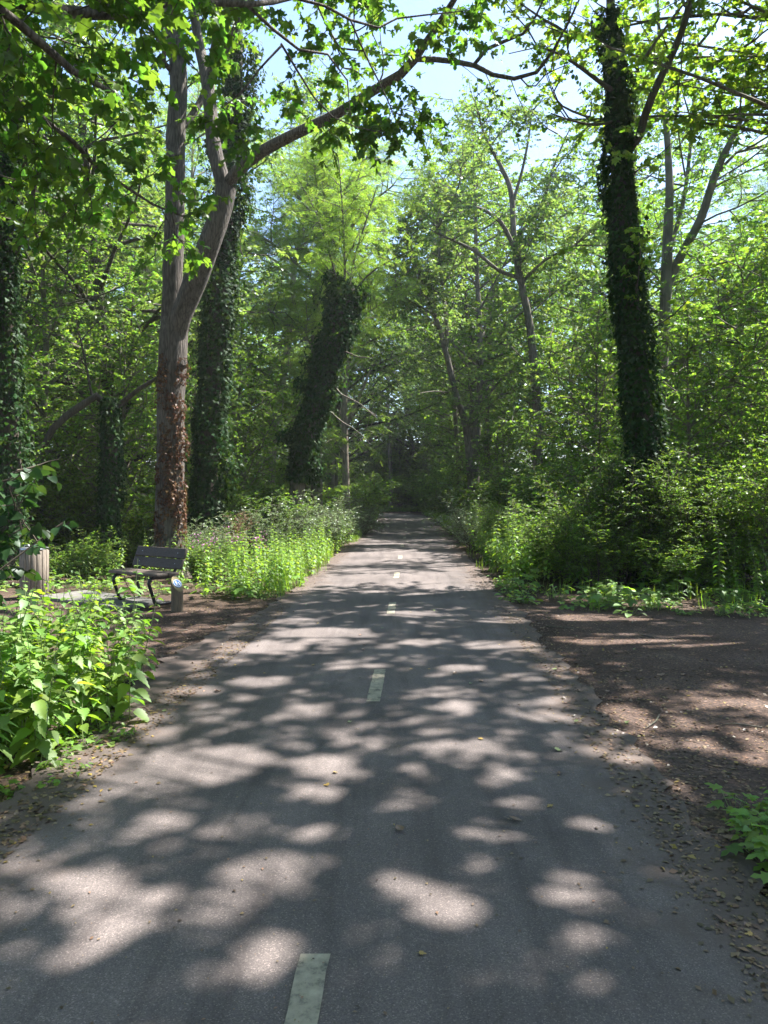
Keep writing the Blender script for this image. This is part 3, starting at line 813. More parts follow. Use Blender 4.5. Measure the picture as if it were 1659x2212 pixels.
for k in range(14):
    x0, y0 = rng.uniform(346, 392), rng.uniform(780, 1150)
    q = local(PL([(x0, y0 + 30, D - .2), (x0 + 3, y0, D - .22), (x0 + rng.uniform(-8, 8), y0 - rng.uniform(25, 70), D - .2)]), base)
    ivy_coat(rng, q, [.07, .09, .03], dead, 260, .06, .05)
obj('dead_ivy', dead.mesh('dead_ivy', M['ivy_dead']), t)
b = Buf(); sb = local(P(392, 792, D - .25), base)
tube(b, [sb, sb + (.05, -.08, .03), sb + (.09, -.15, .05)], [.07, .06, .055], 12, 0, .05, rng)
obj('branch_stub', b.mesh('branch_stub', M['bark_maple'], True), t)

def ivy_tree(label, line, radii, ivy_r, D, seed, bark='bark_dark', per_m=520, size=.085, thick=.16, limbs=(), ivy_mat='ivy', top_sprouts=None, name='ivy_clad_tree', crown_kw=None, crown_mat='maple', ivy_to=None, ivy_from=0):
    rng = rs(seed)
    pts = PL([(x, y, D + dd) for x, y, dd in line])
    base = np.array((pts[0][0], D, 0.0))
    t = thing(name, label, 'tree', tuple(base))
    L0 = (local(pts, base), radii)
    LL = [L0] + [(local(PL(p), base), r) for p, r in limbs]
    trunk_parts(t, LL[:1], M[bark], 'trunk', 14, .05, .02, rng)
    if len(LL) > 1:
        trunk_parts(t, LL[1:], M[bark], 'limb', 10, .02, 0, rng, flare=False)
    iv = Buf()
    n = len(L0[0]) if ivy_to is None else ivy_to
    ivy_coat(rng, L0[0][ivy_from:n], np.array(radii[ivy_from:n]), iv, per_m, size, thick)
    for (p, r) in LL[1:]:
        if max(r) > .09 and min(r) > .0:
            ivy_coat(rng, p, r, iv, per_m * .3, size, thick * .4)
    if name == 'ivy_clad_tree' and label.startswith('thick leaning'):
        for k in range(16):                       # ragged ivy head and hanging clumps
            i = rng.integers(3, n); c0 = L0[0][i]; a = rng.uniform(0, 6.28)
            o = np.array((math.cos(a), math.sin(a), rng.uniform(-.2, .5)))
            ln = bend_line(rng, c0, o, rng.uniform(.5, .95), 5, .05, .2)
            ivy_coat(rng, ln, np.linspace(.12, .02, 5), iv, 260, size, .16)
    obj('ivy', iv.mesh('ivy', M[ivy_mat]), t)
    if crown_kw is not None:
        wood, crown = Buf(), Buf()
        CARVE[0], BASE[0] = True, base
        src = [(spline(p, r, 24)[0], None) for p, r in LL]
        if 'sub' in crown_kw:
            sub = dict(crown_kw.pop('sub'))
            src = sub_limbs(rng, [p for p, _ in src[(1 if crown_mat == 'robinia' else 0):]], wood, **sub)
        foliate(rng, src, wood, crown, **crown_kw)
        CARVE[0] = False
        crown_obj(t, crown, wood, crown_mat, bark)
    return t

ivy_tree('tall straight ivy-clad tree behind the right-hand bushes with one bare leaning limb near its top',
         [(1402, 1258, 0), (1394, 1100, 0), (1390, 970, 0), (1374, 800, 0), (1352, 600, 0), (1340, 400, 0), (1334, 250, 0), (1326, 120, 0), (1320, 20, 0), (1314, -120, 0), (1300, -330, .3)],
         [.30, .27, .25, .22, .20, .17, .14, .10, .08, .07, .03], .1, 13.0, 201, per_m=1600, size=.085, thick=.14,
         limbs=[([(1358, 330, 13), (1382, 292, 12.9), (1396, 240, 12.8), (1422, 178, 12.7), (1455, 112, 12.6), (1478, 52, 12.5), (1490, 0, 12.4), (1500, -110, 12.3)], [.06, .075, .075, .07, .065, .06, .055, .03]),
                ([(1330, 200, 13), (1300, 180, 12.6), (1260, 150, 12.2), (1215, 120, 11.8), (1160, 100, 11.4)], [.05, .04, .03, .025, .012]),
                ([(1332, 260, 13), (1290, 270, 12.5), (1240, 262, 12), (1190, 245, 11.7)], [.03, .026, .02, .01])],
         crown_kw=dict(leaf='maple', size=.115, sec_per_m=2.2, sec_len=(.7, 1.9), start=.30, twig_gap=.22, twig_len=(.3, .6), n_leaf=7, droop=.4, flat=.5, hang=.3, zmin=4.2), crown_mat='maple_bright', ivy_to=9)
ivy_tree('thick leaning ivy-covered trunk with a broken-off rounded top, left of the road',
         [(628, 1191, 0), (636, 1110, 0), (644, 1040, 0), (662, 940, 0), (690, 850, 0), (708, 780, 0), (732, 710, 0), (746, 655, 0), (756, 620, 0)],
         [.27, .23, .22, .24, .28, .30, .33, .36, .16], .2, 20.0, 202, bark='bark', per_m=1900, size=.10, thick=.24,
         limbs=[([(752, 640, 20), (765, 560, 20), (790, 480, 19.8), (815, 400, 19.6)], [.03, .028, .022, .01]), ([(745, 640, 20), (744, 540, 20), (738, 430, 20), (730, 330, 20)], [.035, .03, .025, .01]),
                ([(756, 640, 20), (800, 590, 19.6), (850, 560, 19.2), (890, 540, 19)], [.03, .024, .016, .008]), ([(740, 650, 20), (715, 560, 20), (690, 480, 20), (665, 420, 20)], [.03, .024, .016, .008]),
                ([(700, 800, 20), (735, 850, 19.4), (775, 870, 19.0), (815, 905, 18.6)], [.03, .024, .016, .008]), ([(705, 760, 20), (745, 760, 19.5), (790, 775, 19.2), (830, 760, 19)], [.03, .024, .016, .008]),
                ([(690, 860, 20), (730, 905, 19.6), (770, 930, 19.2), (800, 960, 19)], [.03, .024, .016, .008])],
         crown_kw=dict(leaf='pinnate', size=.27, sec_per_m=3.6, sec_len=(.5, 1.1), start=.15, twig_gap=.14, twig_len=(.3, .5), n_leaf=6, droop=.45, flat=.55, hang=.25, zmin=3.2, sub=dict(per_m=1.6, length=(.5, 1.3), start=.2, r=.010, zmin=3.0)), crown_mat='robinia', ivy_from=2)
ivy_tree('tall ivy-wrapped tree close behind the forked maple, sunlit on its right flank',
         [(446, 1213, 0), (450, 1000, 0), (458, 850, 0), (470, 700, 0), (480, 560, 0), (490, 450, 0), (500, 350, 0), (508, 250, 0), (512, 100, 0), (512, -80, 0), (505, -260, 0)],
         [.25, .22, .21, .21, .20, .19, .18, .16, .13, .08, .03], .2, 17.0, 203, per_m=1500, size=.095, thick=.30,
         crown_kw=dict(leaf='rhomb', size=.10, sec_per_m=2.5, sec_len=(.8, 2.0), start=.75, twig_gap=.2, twig_len=(.3, .7), n_leaf=9, droop=.35, flat=.5, hang=.2), crown_mat='beech', ivy_to=9)
ivy_tree('dark ivy-covered trunk at the far left edge of the wood',
         [(22, 1244, 0), (20, 950, 0), (14, 750, 0), (10, 560, 0), (14, 400, 0), (24, 260, 0), (20, 60, 0), (10, -150, 0)],
         [.24, .2, .19, .18, .16, .13, .1, .04], .2, 14.0, 204, per_m=900, size=.09, thick=.17,
         limbs=[([(10, 570, 14), (45, 525, 13.8), (66, 470, 13.6), (74, 400, 13.5), (95, 330, 13.3)], [.06, .055, .05, .04, .015])],
         crown_kw=dict(leaf='rhomb', size=.10, sec_per_m=2.6, sec_len=(1.0, 2.4), start=.45, twig_gap=.2, twig_len=(.3, .7), n_leaf=10, droop=.35, flat=.5, hang=.2, zmin=5.0), crown_mat='beech', ivy_to=7)
ivy_tree('stubby dark ivy trunk with a crooked arching branch, left of the forked maple',
         [(234, 1227, 0), (238, 1000, 0), (241, 900, 0), (236, 862, 0)], [.17, .15, .14, .10], .1, 15.5, 205, per_m=1300, size=.08, thick=.11,
         limbs=[([(238, 880, 15.5), (216, 857, 15.4), (190, 860, 15.3), (165, 888, 15.2), (132, 905, 15.1), (108, 935, 15), (96, 960, 15)], [.08, .085, .085, .08, .075, .075, .07]),
                ([(240, 890, 15.5), (290, 848, 15.3), (330, 822, 15.2), (395, 782, 15)], [.06, .05, .04, .015]), ([(200, 860, 15.4), (180, 760, 15.4), (165, 690, 15.4)], [.03, .025, .01])],
         crown_kw=dict(leaf='rhomb', size=.085, sec_per_m=2.6, sec_len=(.6, 1.5), start=.3, twig_gap=.16, twig_len=(.25, .5), n_leaf=10, droop=.3, flat=.6, hang=.15, zmin=2.8), crown_mat='beech')

# ---- named bare-trunked trees
def named_tree(name, label, lines, D, seed, bark, kw, cmat):
    rng = rs(seed)
    L = [(PL(p), r) for p, r in lines]
    base = np.array((L[0][0][0][0], D, 0.0))
    L = [(local(p, base), r) for p, r in L]
    t = thing(name, label, 'tree', tuple(base))
    trunk_parts(t, L[:1], M[bark], 'trunk', 12, .03, .015, rng)
    if len(L) > 1:
        trunk_parts(t, L[1:], M[bark], 'limb', 9, .015, 0, rng, flare=False)
    wood, crown = Buf(), Buf()
    CARVE[0], BASE[0] = True, base
    sub = dict(kw.pop('sub', {}))
    lm = sub_limbs(rng, [spline(p, r, 24)[0] for p, r in L], wood, **sub)
    foliate(rng, lm, wood, crown, **kw)
    CARVE[0] = False
    crown_obj(t, crown, wood, cmat, bark)
    return t
fine = lambda **k: dict(dict(leaf='rhomb', size=.12, sec_per_m=2.1, sec_len=(.8, 1.7), start=.2, twig_gap=.15, twig_len=(.25, .55), n_leaf=9, droop=.4, flat=.45, hang=.25, sec_up=.03), **k)
D = 19.0
named_tree('beech_tree', 'smooth grey-barked beech with long up-curving limbs, right of the tall ivy-clad tree',
           [([(1424, 1198, D), (1424, 1000, D), (1425, 900, D), (1432, 760, D), (1440, 600, D), (1444, 470, D), (1446, 400, D), (1440, 280, D), (1428, 150, D), (1420, -20, D)], [.2, .16, .15, .15, .155, .12, .10, .08, .06, .03]),
            ([(1436, 640, D), (1450, 596, D), (1478, 539, D - .3), (1515, 469, D - .6), (1547, 371, D - .9), (1580, 302, D - 1.2), (1617, 223, D - 1.5), (1660, 140, D - 1.8)], [.11, .12, .115, .11, .095, .08, .06, .03]),
            ([(1424, 812, D), (1440, 802, D - .3), (1462, 787, D - .6), (1501, 752, D - 1), (1521, 725, D - 1.2), (1552, 664, D - 1.5), (1607, 608, D - 2), (1660, 562, D - 2.4), (1720, 520, D - 2.8)], [.09, .11, .11, .105, .10, .09, .075, .055, .03]),
            ([(1424, 910, D), (1440, 898, D - .5), (1468, 882, D - .8), (1515, 859, D - 1.4), (1566, 831, D - 2), (1620, 800, D - 2.5)], [.09, .095, .085, .07, .055, .03]),
            ([(1548, 380, D - .9), (1590, 330, D - .9), (1640, 318, D - 1), (1690, 300, D - 1)], [.04, .035, .03, .015]),
            ([(1442, 560, D), (1475, 440, D + .5), (1490, 330, D + .8), (1500, 200, D + 1), (1510, 60, D + 1)], [.06, .06, .05, .04, .02])],
           D, 301, 'bark_smooth', fine(start=.15, size=.105, sec_per_m=2.8, n_leaf=10, twig_gap=.13, sub=dict(per_m=1.5)), 'beech')
D = 25.0
named_tree('elm_tree', 'crooked brown-stemmed tree right of the road with two boughs reaching left over the bank',
           [([(1166, 1166, D), (1160, 900, D), (1154, 801, D), (1144, 701, D), (1126, 612, D), (1111, 523, D), (1104, 415, D), (1078, 352, D), (1050, 300, D), (1030, 240, D)], [.19, .16, .145, .135, .125, .115, .09, .07, .05, .025]),
            ([(1113, 540, D), (1083, 482, D - .4), (1040, 451, D - .8), (990, 444, D - 1.2)], [.08, .075, .055, .025]),
            ([(1120, 600, D), (1076, 583, D - .5), (1022, 540, D - 1), (969, 515, D - 1.5), (935, 500, D - 1.8)], [.07, .065, .055, .04, .02]),
            ([(1106, 440, D), (1125, 380, D - .3), (1140, 310, D - .5), (1150, 240, D - .8)], [.06, .05, .04, .02]),
            ([(1126, 610, D), (1180, 560, D - .6), (1240, 530, D - 1.2), (1290, 480, D - 1.6)], [.06, .05, .035, .02]),
            ([(1112, 520, D), (1170, 440, D - .6), (1200, 350, D - .8), (1230, 280, D - 1)], [.06, .05, .035, .02])],
           D, 302, 'bark', fine(size=.135, start=.10, sec_per_m=3.2, twig_gap=.12, n_leaf=9, sub=dict(per_m=1.9, length=(1.4, 3.2))), 'elm')
D = 28.0
named_tree('ash_tree', 'slender two-stemmed tree leaning left beside the right edge of the road',
           [([(1026, 1156, D), (1008, 937, D), (983, 844, D), (962, 755, D), (940, 683, D), (911, 612, D), (890, 540, D), (875, 470, D)], [.16, .13, .12, .11, .09, .075, .05, .02]),
            ([(964, 760, D), (966, 720, D), (961, 665, D), (949, 558, D), (951, 469, D), (945, 400, D)], [.07, .075, .07, .06, .05, .02]),
            ([(940, 683, D), (905, 660, D - .5), (870, 640, D - 1), (845, 600, D - 1.4)], [.04, .035, .025, .012]),
            ([(985, 850, D), (940, 845, D - .8), (905, 850, D - 1.4)], [.03, .025, .012]),
            ([(951, 480, D), (985, 420, D), (1000, 350, D)], [.035, .03, .012])],
           D, 303, 'bark', fine(size=.135, start=.12, sec_per_m=3.4, twig_gap=.12, n_leaf=9, sub=dict(per_m=2.2, start=.3, length=(1.2, 3.0))), 'elm')
D = 25.0
named_tree('robinia_tree', 'bright feathery robinia standing behind the leaning ivy trunk',
           [([(684, 1166, D), (684, 900, D), (682, 700, D), (690, 600, D), (700, 500, D), (700, 400, D), (690, 310, D)], [.22, .18, .15, .13, .10, .07, .03]),
            ([(690, 600, D), (740, 520, D - .8), (790, 450, D - 1.5), (850, 400, D - 2)], [.07, .06, .045, .02]),
            ([(688, 620, D), (630, 560, D - .5), (580, 520, D - 1), (545, 500, D - 1.4)], [.06, .05, .035, .015]),
            ([(700, 500, D), (650, 430, D + .5), (600, 380, D + 1)], [.05, .04, .02]), ([(700, 470, D), (760, 390, D), (800, 330, D)], [.05, .04, .02]),
            ([(684, 720, D), (620, 700, D - 1), (570, 660, D - 1.6)], [.05, .04, .02]), ([(684, 740, D), (770, 690, D - 1), (850, 640, D - 1.8)], [.05, .04, .02])],
           D, 304, 'bark', fine(leaf='pinnate', size=.30, n_leaf=7, start=.10, sec_per_m=4.4, sec_len=(.7, 1.6), twig_gap=.14, flat=.5, droop=.45, hang=.25, sub=dict(per_m=2.0, length=(1.0, 2.4), up=.08)), 'robinia')
D = 31.0
named_tree('pale_trunked_tree', 'tall pale-trunked tree seen through the robinia leaves left of the leaning ivy trunk',
           [([(585, 1147, D), (590, 960, D), (612, 820, D), (626, 715, D), (633, 620, D), (638, 560, D), (655, 470, D), (664, 400, D), (660, 320, D), (655, 200, D)], [.2, .17, .15, .14, .13, .12, .11, .1, .08, .04]),
            ([(633, 600, D), (590, 560, D), (545, 540, D), (515, 500, D)], [.05, .045, .03, .015]), ([(664, 410, D), (700, 360, D), (720, 300, D)], [.05, .04, .015]),
            ([(640, 560, D), (690, 470, D), (720, 420, D)], [.05, .04, .02]), ([(626, 715, D), (580, 690, D - 1), (540, 640, D - 1.5)], [.04, .03, .015])],
           D, 305, 'bark_pale', fine(size=.13, start=.35, sec_per_m=1.8), 'robinia')
D = 30.0
named_tree('young_robinia', 'young tree with a bare brown stem and bright yellow-green sprays at the left verge',
           [([(748, 1150, D), (748, 1075, D), (745, 960, D), (744, 870, D), (750, 800, D), (765, 730, D)], [.17, .16, .145, .13, .10, .05]),
            ([(745, 930, D), (775, 860, D - .3), (800, 800, D - .5)], [.09, .08, .04]), ([(745, 960, D), (780, 930, D - 1.5), (810, 935, D - 2.5)], [.03, .025, .012]),
            ([(745, 900, D), (780, 880, D - 1.5), (815, 900, D - 2.5)], [.03, .025, .012]), ([(745, 980, D), (720, 950, D - 2), (700, 960, D - 3)], [.03, .02, .01])],
           D, 306, 'bark_pale', fine(leaf='pinnate', size=.30, n_leaf=6, start=.35, sec_per_m=2.8, sec_len=(.7, 1.6), twig_gap=.18, flat=.8, zmin=3.0), 'robinia')

# ---- the near maple whose boughs hang into the top of the picture; its trunk stands left of the frame
rng = rs(401)
base = np.array((-4.6, 3.6, 0.0))
t = thing('maple_tree', 'near maple whose dark leafy boughs hang across the upper left of the picture', 'tree', tuple(base))
fork = np.array((-4.4, 3.9, 4.4))
TR = (np.array([base, base + (.03, .02, 1.5), base + (.1, .1, 3.2), fork, fork + (.1, .1, 2.5), fork + (.4, .3, 5.5), fork + (.6, .6, 8.5)]), [.30, .26, .25, .24, .18, .12, .05])
A = (np.vstack([fork + (0, .05, .5), P(-190, -30, 4.5), PL([(20, -2, 4.8), (100, 15, 5), (170, 42, 5.2), (187, 38, 5.25), (233, 23, 5.4), (287, 30, 5.6), (350, 5, 5.8), (420, 4, 6), (553, 8, 6.5), (640, -8, 7), (760, -60, 7.5)])]),
     [.06, .056, .052, .05, .046, .044, .04, .036, .034, .03, .026, .02, .008])
A2 = (PL([(530, 8, 6.45), (581, 51, 6.7), (607, 94, 6.9), (645, 107, 7.0), (701, 114, 7.2), (731, 141, 7.4), (757, 193, 7.5), (757, 249, 7.5)]), [.018, .017, .016, .014, .012, .01, .008, .004])
A3 = (PL([(607, 100, 6.9), (560, 150, 6.8), (521, 201, 6.8), (474, 236, 6.8)]), [.012, .01, .008, .004])
A4 = (PL([(630, -6, 6.95), (714, 17, 7.2), (757, 43, 7.4), (817, 60, 7.6), (860, 39, 7.8), (945, 30, 8), (1030, 20, 8.2)]), [.016, .015, .014, .012, .011, .009, .004])
A5 = (PL([(607, 94, 6.9), (650, 165, 7), (690, 225, 7.2), (740, 265, 7.4), (820, 285, 7.6)]), [.012, .011, .009, .007, .004])
A6 = (PL([(757, 43, 7.4), (790, 120, 7.5), (830, 200, 7.7), (860, 270, 7.8)]), [.011, .01, .008, .004])
B_ = (np.vstack([fork + (.05, .02, .2), PL([(-110, -40, 4.2), (0, 30, 4.4), (50, 57, 4.5), (100, 100, 4.6), (150, 147, 4.7), (200, 187, 4.8), (247, 203, 5)])]), [.036, .034, .032, .030, .028, .026, .022, .018])
C_ = (np.vstack([fork + (.0, .08, -.3), PL([(-140, 130, 5), (0, 197, 5.4), (40, 217, 5.5), (97, 257, 5.6), (140, 287, 5.7), (170, 320, 5.8), (185, 342, 5.9), (233, 380, 6.2), (283, 410, 6.5), (350, 453, 6.8), (400, 467, 7), (455, 455, 7.2)])]),
      [.030, .028, .026, .025, .023, .022, .02, .018, .016, .014, .010, .008, .003])
C2 = (PL([(180, 338, 5.9), (193, 400, 6), (200, 467, 6.1)]), [.009, .007, .003])
C3 = (PL([(175, 325, 5.85), (225, 290, 6.2), (262, 255, 6.5)]), [.008, .006, .003])
C4 = (PL([(97, 257, 5.6), (60, 330, 5.9), (40, 400, 6.2), (70, 460, 6.4)]), [.009, .007, .006, .003])
C5 = (PL([(350, 453, 6.8), (375, 500, 6.9), (410, 540, 7)]), [.006, .005, .003])
UPS = []
for k in range(7):
    d = np.array((math.cos(k * .55 - 1.2), math.sin(k * .55 - 1.2), .75))
    s = fork + (.1 + k * .06, .1 + k * .05, 1.4 + k * .9)
    UPS.append((bend_line(rng, s, d, 5.2 - .25 * k, 7, .02, .1), np.linspace(.09, .012, 7)))
for k in range(16):
    e = np.array((rng.uniform(-3.2, 2.2), rng.uniform(4.5, 11.5), rng.uniform(8.2, 12.5)))
    s0 = TR[0][4] + (TR[0][6] - TR[0][4]) * rng.uniform(0, .6) if k % 2 else fork + (.05, .05, rng.uniform(.6, 2.2))
    q_, r_ = spline([s0, (s0 + e) / 2 + UP * .6 + rng.normal(0, .2, 3), e], [.055, .03, .01], 9)
    UPS.append((q_, r_))
Ls = [(local(p, base), r) for p, r in [TR, A, B_, C_, A2, A3, A4, A5, A6, C2, C3, C4, C5] + UPS]
trunk_parts(t, Ls[:1], M['bark_maple'], 'trunk', 16, .03, .03, rng)
trunk_parts(t, Ls[1:], M['bark_maple'], 'limb', 9, .02, 0, rng, flare=False)
wood, crown = Buf(), Buf()
CARVE[0], BASE[0] = True, base
sp = lambda q: [(spline(p, r, 26)[0], None) for p, r in q]
foliate(rng, sp(Ls[1:4]), wood, crown, 'maple', .108, 7.5, (.4, 1.15), .15, .12, (.25, .45), 7, .5, .45, .4, -.02, sec_r=.007)
foliate(rng, sp(Ls[4:9]), wood, crown, 'maple', .100, 14.0, (.35, 1.0), .10, .12, (.22, .4), 7, .55, .45, .45, -.03, sec_r=.006)
foliate(rng, sp(Ls[9:13]), wood, crown, 'maple', .10, 6.0, (.25, .7), .1, .14, (.2, .4), 6, .5, .5, .4, -.02, sec_r=.005)
foliate(rng, sub_limbs(rng, [p for p, _ in sp(Ls[13:])], wood, 1.0, (1.0, 2.4), .25), wood, crown, 'maple', .13, 1.8, (.7, 1.5), .2, .22, (.35, .6), 7, .4, .6, .3)
CARVE[0] = False
crown_obj(t, crown, wood, 'maple', 'bark_dark')

# ---- woodland trees: a few kinds grown once, then copied through the wood
def wood_tree(name, label, cat, seed, h, first, nl, limb_len, bark, cmat, kw, r=.17, rise=.55, lean=.02):
    rng = rs(seed)
    t = thing(name, label, cat, (0, 0, 0))
    tr = bend_line(rng, (0, 0, -.1), (rng.normal(0, lean), rng.normal(0, lean), 1), h, 9, .05, .045)
    rr = r * np.array([1, .92, .85, .76, .66, .54, .4, .25, .08])
    limbs = []
    q, qr = spline(tr, rr, 60)
    for k in range(nl):
        s = first + (.97 - first) * (k + rng.uniform(0, .7)) / nl
        i = int(s * 59)
        a = k * 2.4 + rng.uniform(-.4, .4)
        z = rise * rng.uniform(.5, 1.5)
        d = nz(np.array((math.cos(a), math.sin(a), z)))
        prof = math.sin(math.pi * min(1, max(.12, (s - first) / (1 - first) * .8 + .22))) ** .7
        Ln = limb_len * prof * rng.uniform(.75, 1.2)
        ln = bend_line(rng, q[i], d, Ln, 7, .02, .11)
        limbs.append((ln, np.linspace(max(.012, qr[i] * .5), .01, 7)))
    trunk_parts(t, [(tr, rr)], M[bark], 'trunk', 9, .03, 0, rng)
    wood, crown = Buf(), Buf()
    for p, r_ in limbs:
        tube(wood, p, r_, 5, 0, cap=False)
    foliate(rng, [(p, None) for p, _ in limbs] + [(tr[-4:], None)], wood, crown, **kw)
    crown_obj(t, crown, wood, cmat, bark)
    return t
KINDS = {}
KINDS['tall'] = wood_tree('woodland_tree', '', 'tree', 501, 18.5, .30, 40, 4.8, 'bark', 'far', fine(size=.145, sec_per_m=2.4, sec_len=(.8, 1.9), n_leaf=9, twig_gap=.16, start=.12))
KINDS['broad'] = wood_tree('woodland_tree', '', 'tree', 502, 15.5, .16, 40, 5.0, 'bark_dark', 'elm', fine(size=.14, sec_per_m=2.4, sec_len=(.8, 1.9), n_leaf=9, twig_gap=.16, start=.12, flat=.5), r=.2, rise=.45)
KINDS['fine'] = wood_tree('woodland_tree', '', 'tree', 503, 11.5, .08, 42, 3.7, 'bark_smooth', 'beech', fine(size=.115, sec_per_m=2.5, sec_len=(.9, 2.0), n_leaf=11, twig_gap=.17, start=.1, flat=.8), r=.12, rise=.5)
KINDS['feather'] = wood_tree('woodland_tree', '', 'tree', 504, 17.0, .34, 30, 4.0, 'bark_pale', 'robinia', fine(leaf='pinnate', size=.36, sec_per_m=2.3, sec_len=(1.0, 2.2), n_leaf=6, twig_gap=.22, start=.15), r=.15, rise=.8)
KINDS['under'] = wood_tree('understory_tree', '', 'tree', 505, 6.5, .10, 28, 2.4, 'bark', 'far', fine(size=.105, sec_per_m=3.0, sec_len=(.6, 1.3), n_leaf=10, twig_gap=.15, twig_len=(.3, .55), start=.1), r=.06, rise=.7)
used = set()
def place(kind, x, y, rz, sc, label, group, name=None):
    src = KINDS[kind]
    z = float(ground_z(np.array(x), np.array(y))) - .03
    if kind not in used:
        used.add(kind); o = src
        o.location = (x, y, z); o.rotation_euler = (0, 0, rz); o.scale = (sc, sc, sc)
        o['label'] = label; o['group'] = group
    else:
        o = dup(src, (x, y, z), rz, sc, label, group)
    if name: o.name = name
    return o
LB = {'tall': 'tall grey-stemmed tree in the crowd deep in the wood {s} of the road', 'broad': 'broad dark-limbed tree in the crowd deep in the wood {s} of the road',
      'fine': 'bushy fine-leaved tree branching from low down in the wood {s} of the road', 'feather': 'pale-stemmed feathery-leaved tree in the wood {s} of the road',
      'under': 'young thin-stemmed understory tree in the shade of the wood {s} of the road'}
GR = {'tall': 'tall trees deep in the wood {s} of the road', 'broad': 'broad trees deep in the wood {s} of the road', 'fine': 'low-branching trees in the wood {s} of the road',
      'feather': 'feathery trees in the wood {s} of the road', 'under': 'young understory trees {s} of the road'}
rng = rs(7)
named_xy = [(-4.2, 14), (-4.3, 17), (4.8, 13), (7.4, 19), (5.5, 25), (3.6, 28), (-2.6, 20), (-2.4, 25), (-4.9, 31), (-1.6, 30), (-7.4, 14), (-6, 15.5)]
placed = list(named_xy) + [(5.5, 27.2), (7.8, 28.6), (10, 29.8), (4.5, 22), (7, 23.5)]     # the last five keep a clearing that lets the sun onto the road
def try_place(kind, x, y, mind, sc=None):
    c = road_x(y) if y < 53 else 1.4
    if y < 62 and abs(x - c) < 3.0: return False
    if 57 < y < 68 and x < 4 and x > -40 and abs(y - 62 - .12 * (x + 6)) < 3.2: return False
    for (px, py) in placed:
        if (px - x) ** 2 + (py - y) ** 2 < mind * mind: return False
    placed.append((x, y))
    s = 'left' if x < c else 'right'
    place(kind, x, y, rng.uniform(0, 6.28), sc or rng.uniform(.85, 1.15), LB[kind].format(s=s), GR[kind].format(s=s))
    return True
def fill(n, kinds, x0, x1, y0, y1, mind, sc=(.85, 1.15)):
    got = tries = 0
    while got < n and tries < n * 60:
        tries += 1
        y = rng.uniform(y0, y1); x = rng.uniform(x0, x1)
        if abs(x) > .60 * y + 5: continue
        if try_place(kinds[rng.integers(len(kinds))], x, y, mind, rng.uniform(*sc)): got += 1
for (k_, x_, y_, s_) in [('broad', -2.5, 36.0, 1.1), ('tall', 4.7, 38.0, 1.05), ('broad', -2.4, 46.5, 1.15), ('tall', 5.0, 47.5, 1.1), ('tall', .6, 66.0, 1.2), ('broad', 3.4, 68.5, 1.3), ('tall', -2.3, 32.0, 1.12), ('tall', 4.4, 33.5, 1.12), ('tall', -1.6, 70.0, 1.3)]:
    placed.append((x_, y_)); sd_ = 'left' if x_ < 1 else 'right'
    place(k_, x_, y_, rng.uniform(0, 6.28), s_, LB[k_].format(s=sd_), GR[k_].format(s=sd_))
# close ranks left and right
fill(8, ['broad', 'fine', 'tall'], -19, -6.2, 17.5, 28, 2.8)
fill(7, ['fine', 'broad', 'tall', 'fine'], 8.5, 20, 20, 29, 2.8)
fill(12, ['tall', 'broad', 'fine', 'feather'], -26, -4.2, 27, 45, 3.2)
fill(13, ['tall', 'broad', 'fine', 'feather'], 4.6, 27, 28, 45, 3.2)
fill(14, ['tall', 'broad', 'feather'], -34, -3.6, 45, 70, 3.4)
fill(14, ['tall', 'broad', 'fine'], 4.6, 36, 45, 70, 3.4)
fill(15, ['broad', 'tall', 'fine'], -14, 14, 67, 84, 2.6, (1.0, 1.25))
fill(4, ['fine', 'tall'], 4.5, 8.5, 40, 62, 2.4, (.8, 1.0))
fill(16, ['under'], -14, -4.2, 15, 34, 1.6, (.7, 1.15))
fill(16, ['under'], 4.6, 15, 15, 34, 1.6, (.7, 1.15))
fill(20, ['under', 'fine'], -24, 24, 34, 64, 1.8, (.6, 1.0))
fill(12, ['under'], -8, 9, 65, 72, 1.5, (.8, 1.2))

# canopy trees beside the picture whose crowns reach over the near road and dapple it
def canopy_tree(label, x, y, seed, bx, by, bz, n, bark, cmat, leaf, size):
    rng = rs(seed); base = np.array((x, y, 0.0))
    t = thing('maple_tree', label, 'tree', (x, y, 0), 'trees shading the near road')
    tr = bend_line(rng, base + (0, 0, -.1), (0, 0, 1), bz[1] - 1, 10, .05, .03)
    rr = np.linspace(.26, .05, 10)
    q, qr = spline(tr, rr, 60)
    wood, crown = Buf(), Buf(); lm = []
    for k in range(n):
        e = np.array((rng.uniform(*bx), rng.uniform(*by), rng.uniform(*bz)))
        i = int(np.clip((e[2] - 4.5) / (bz[1] - 1) * 60 + rng.uniform(-6, 3), 22, 58))
        p = q[i]; m = (p + e) / 2 + UP * .7 + rng.normal(0, .25, 3)
        ln, r = spline([p, m, e], [max(.02, qr[i] * .45), .03, .01], 10)
        tube(wood, ln - base, r, 6, 0, cap=False); lm.append(ln - base)
    trunk_parts(t, [(tr - base, rr)], M[bark], 'trunk', 12, .03, .02, rng)
    CARVE[0], BASE[0] = True, base
    foliate(rng, sub_limbs(rng, lm, wood, .8, (.9, 2.0), .3), wood, crown, leaf, size, 1.6, (.6, 1.3), .25, .2, (.35, .6), 7, .35, .65, .2)
    CARVE[0] = False
    crown_obj(t, crown, wood, cmat, bark)
    return t
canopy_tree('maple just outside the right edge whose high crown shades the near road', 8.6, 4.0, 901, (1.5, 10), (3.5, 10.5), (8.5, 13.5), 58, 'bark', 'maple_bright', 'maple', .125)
canopy_tree('second maple outside the right edge, beside the crossing earth path', 10.0, 10.5, 902, (2.5, 12), (8.5, 16.0), (9.0, 14.0), 46, 'bark', 'maple_bright', 'maple', .125)
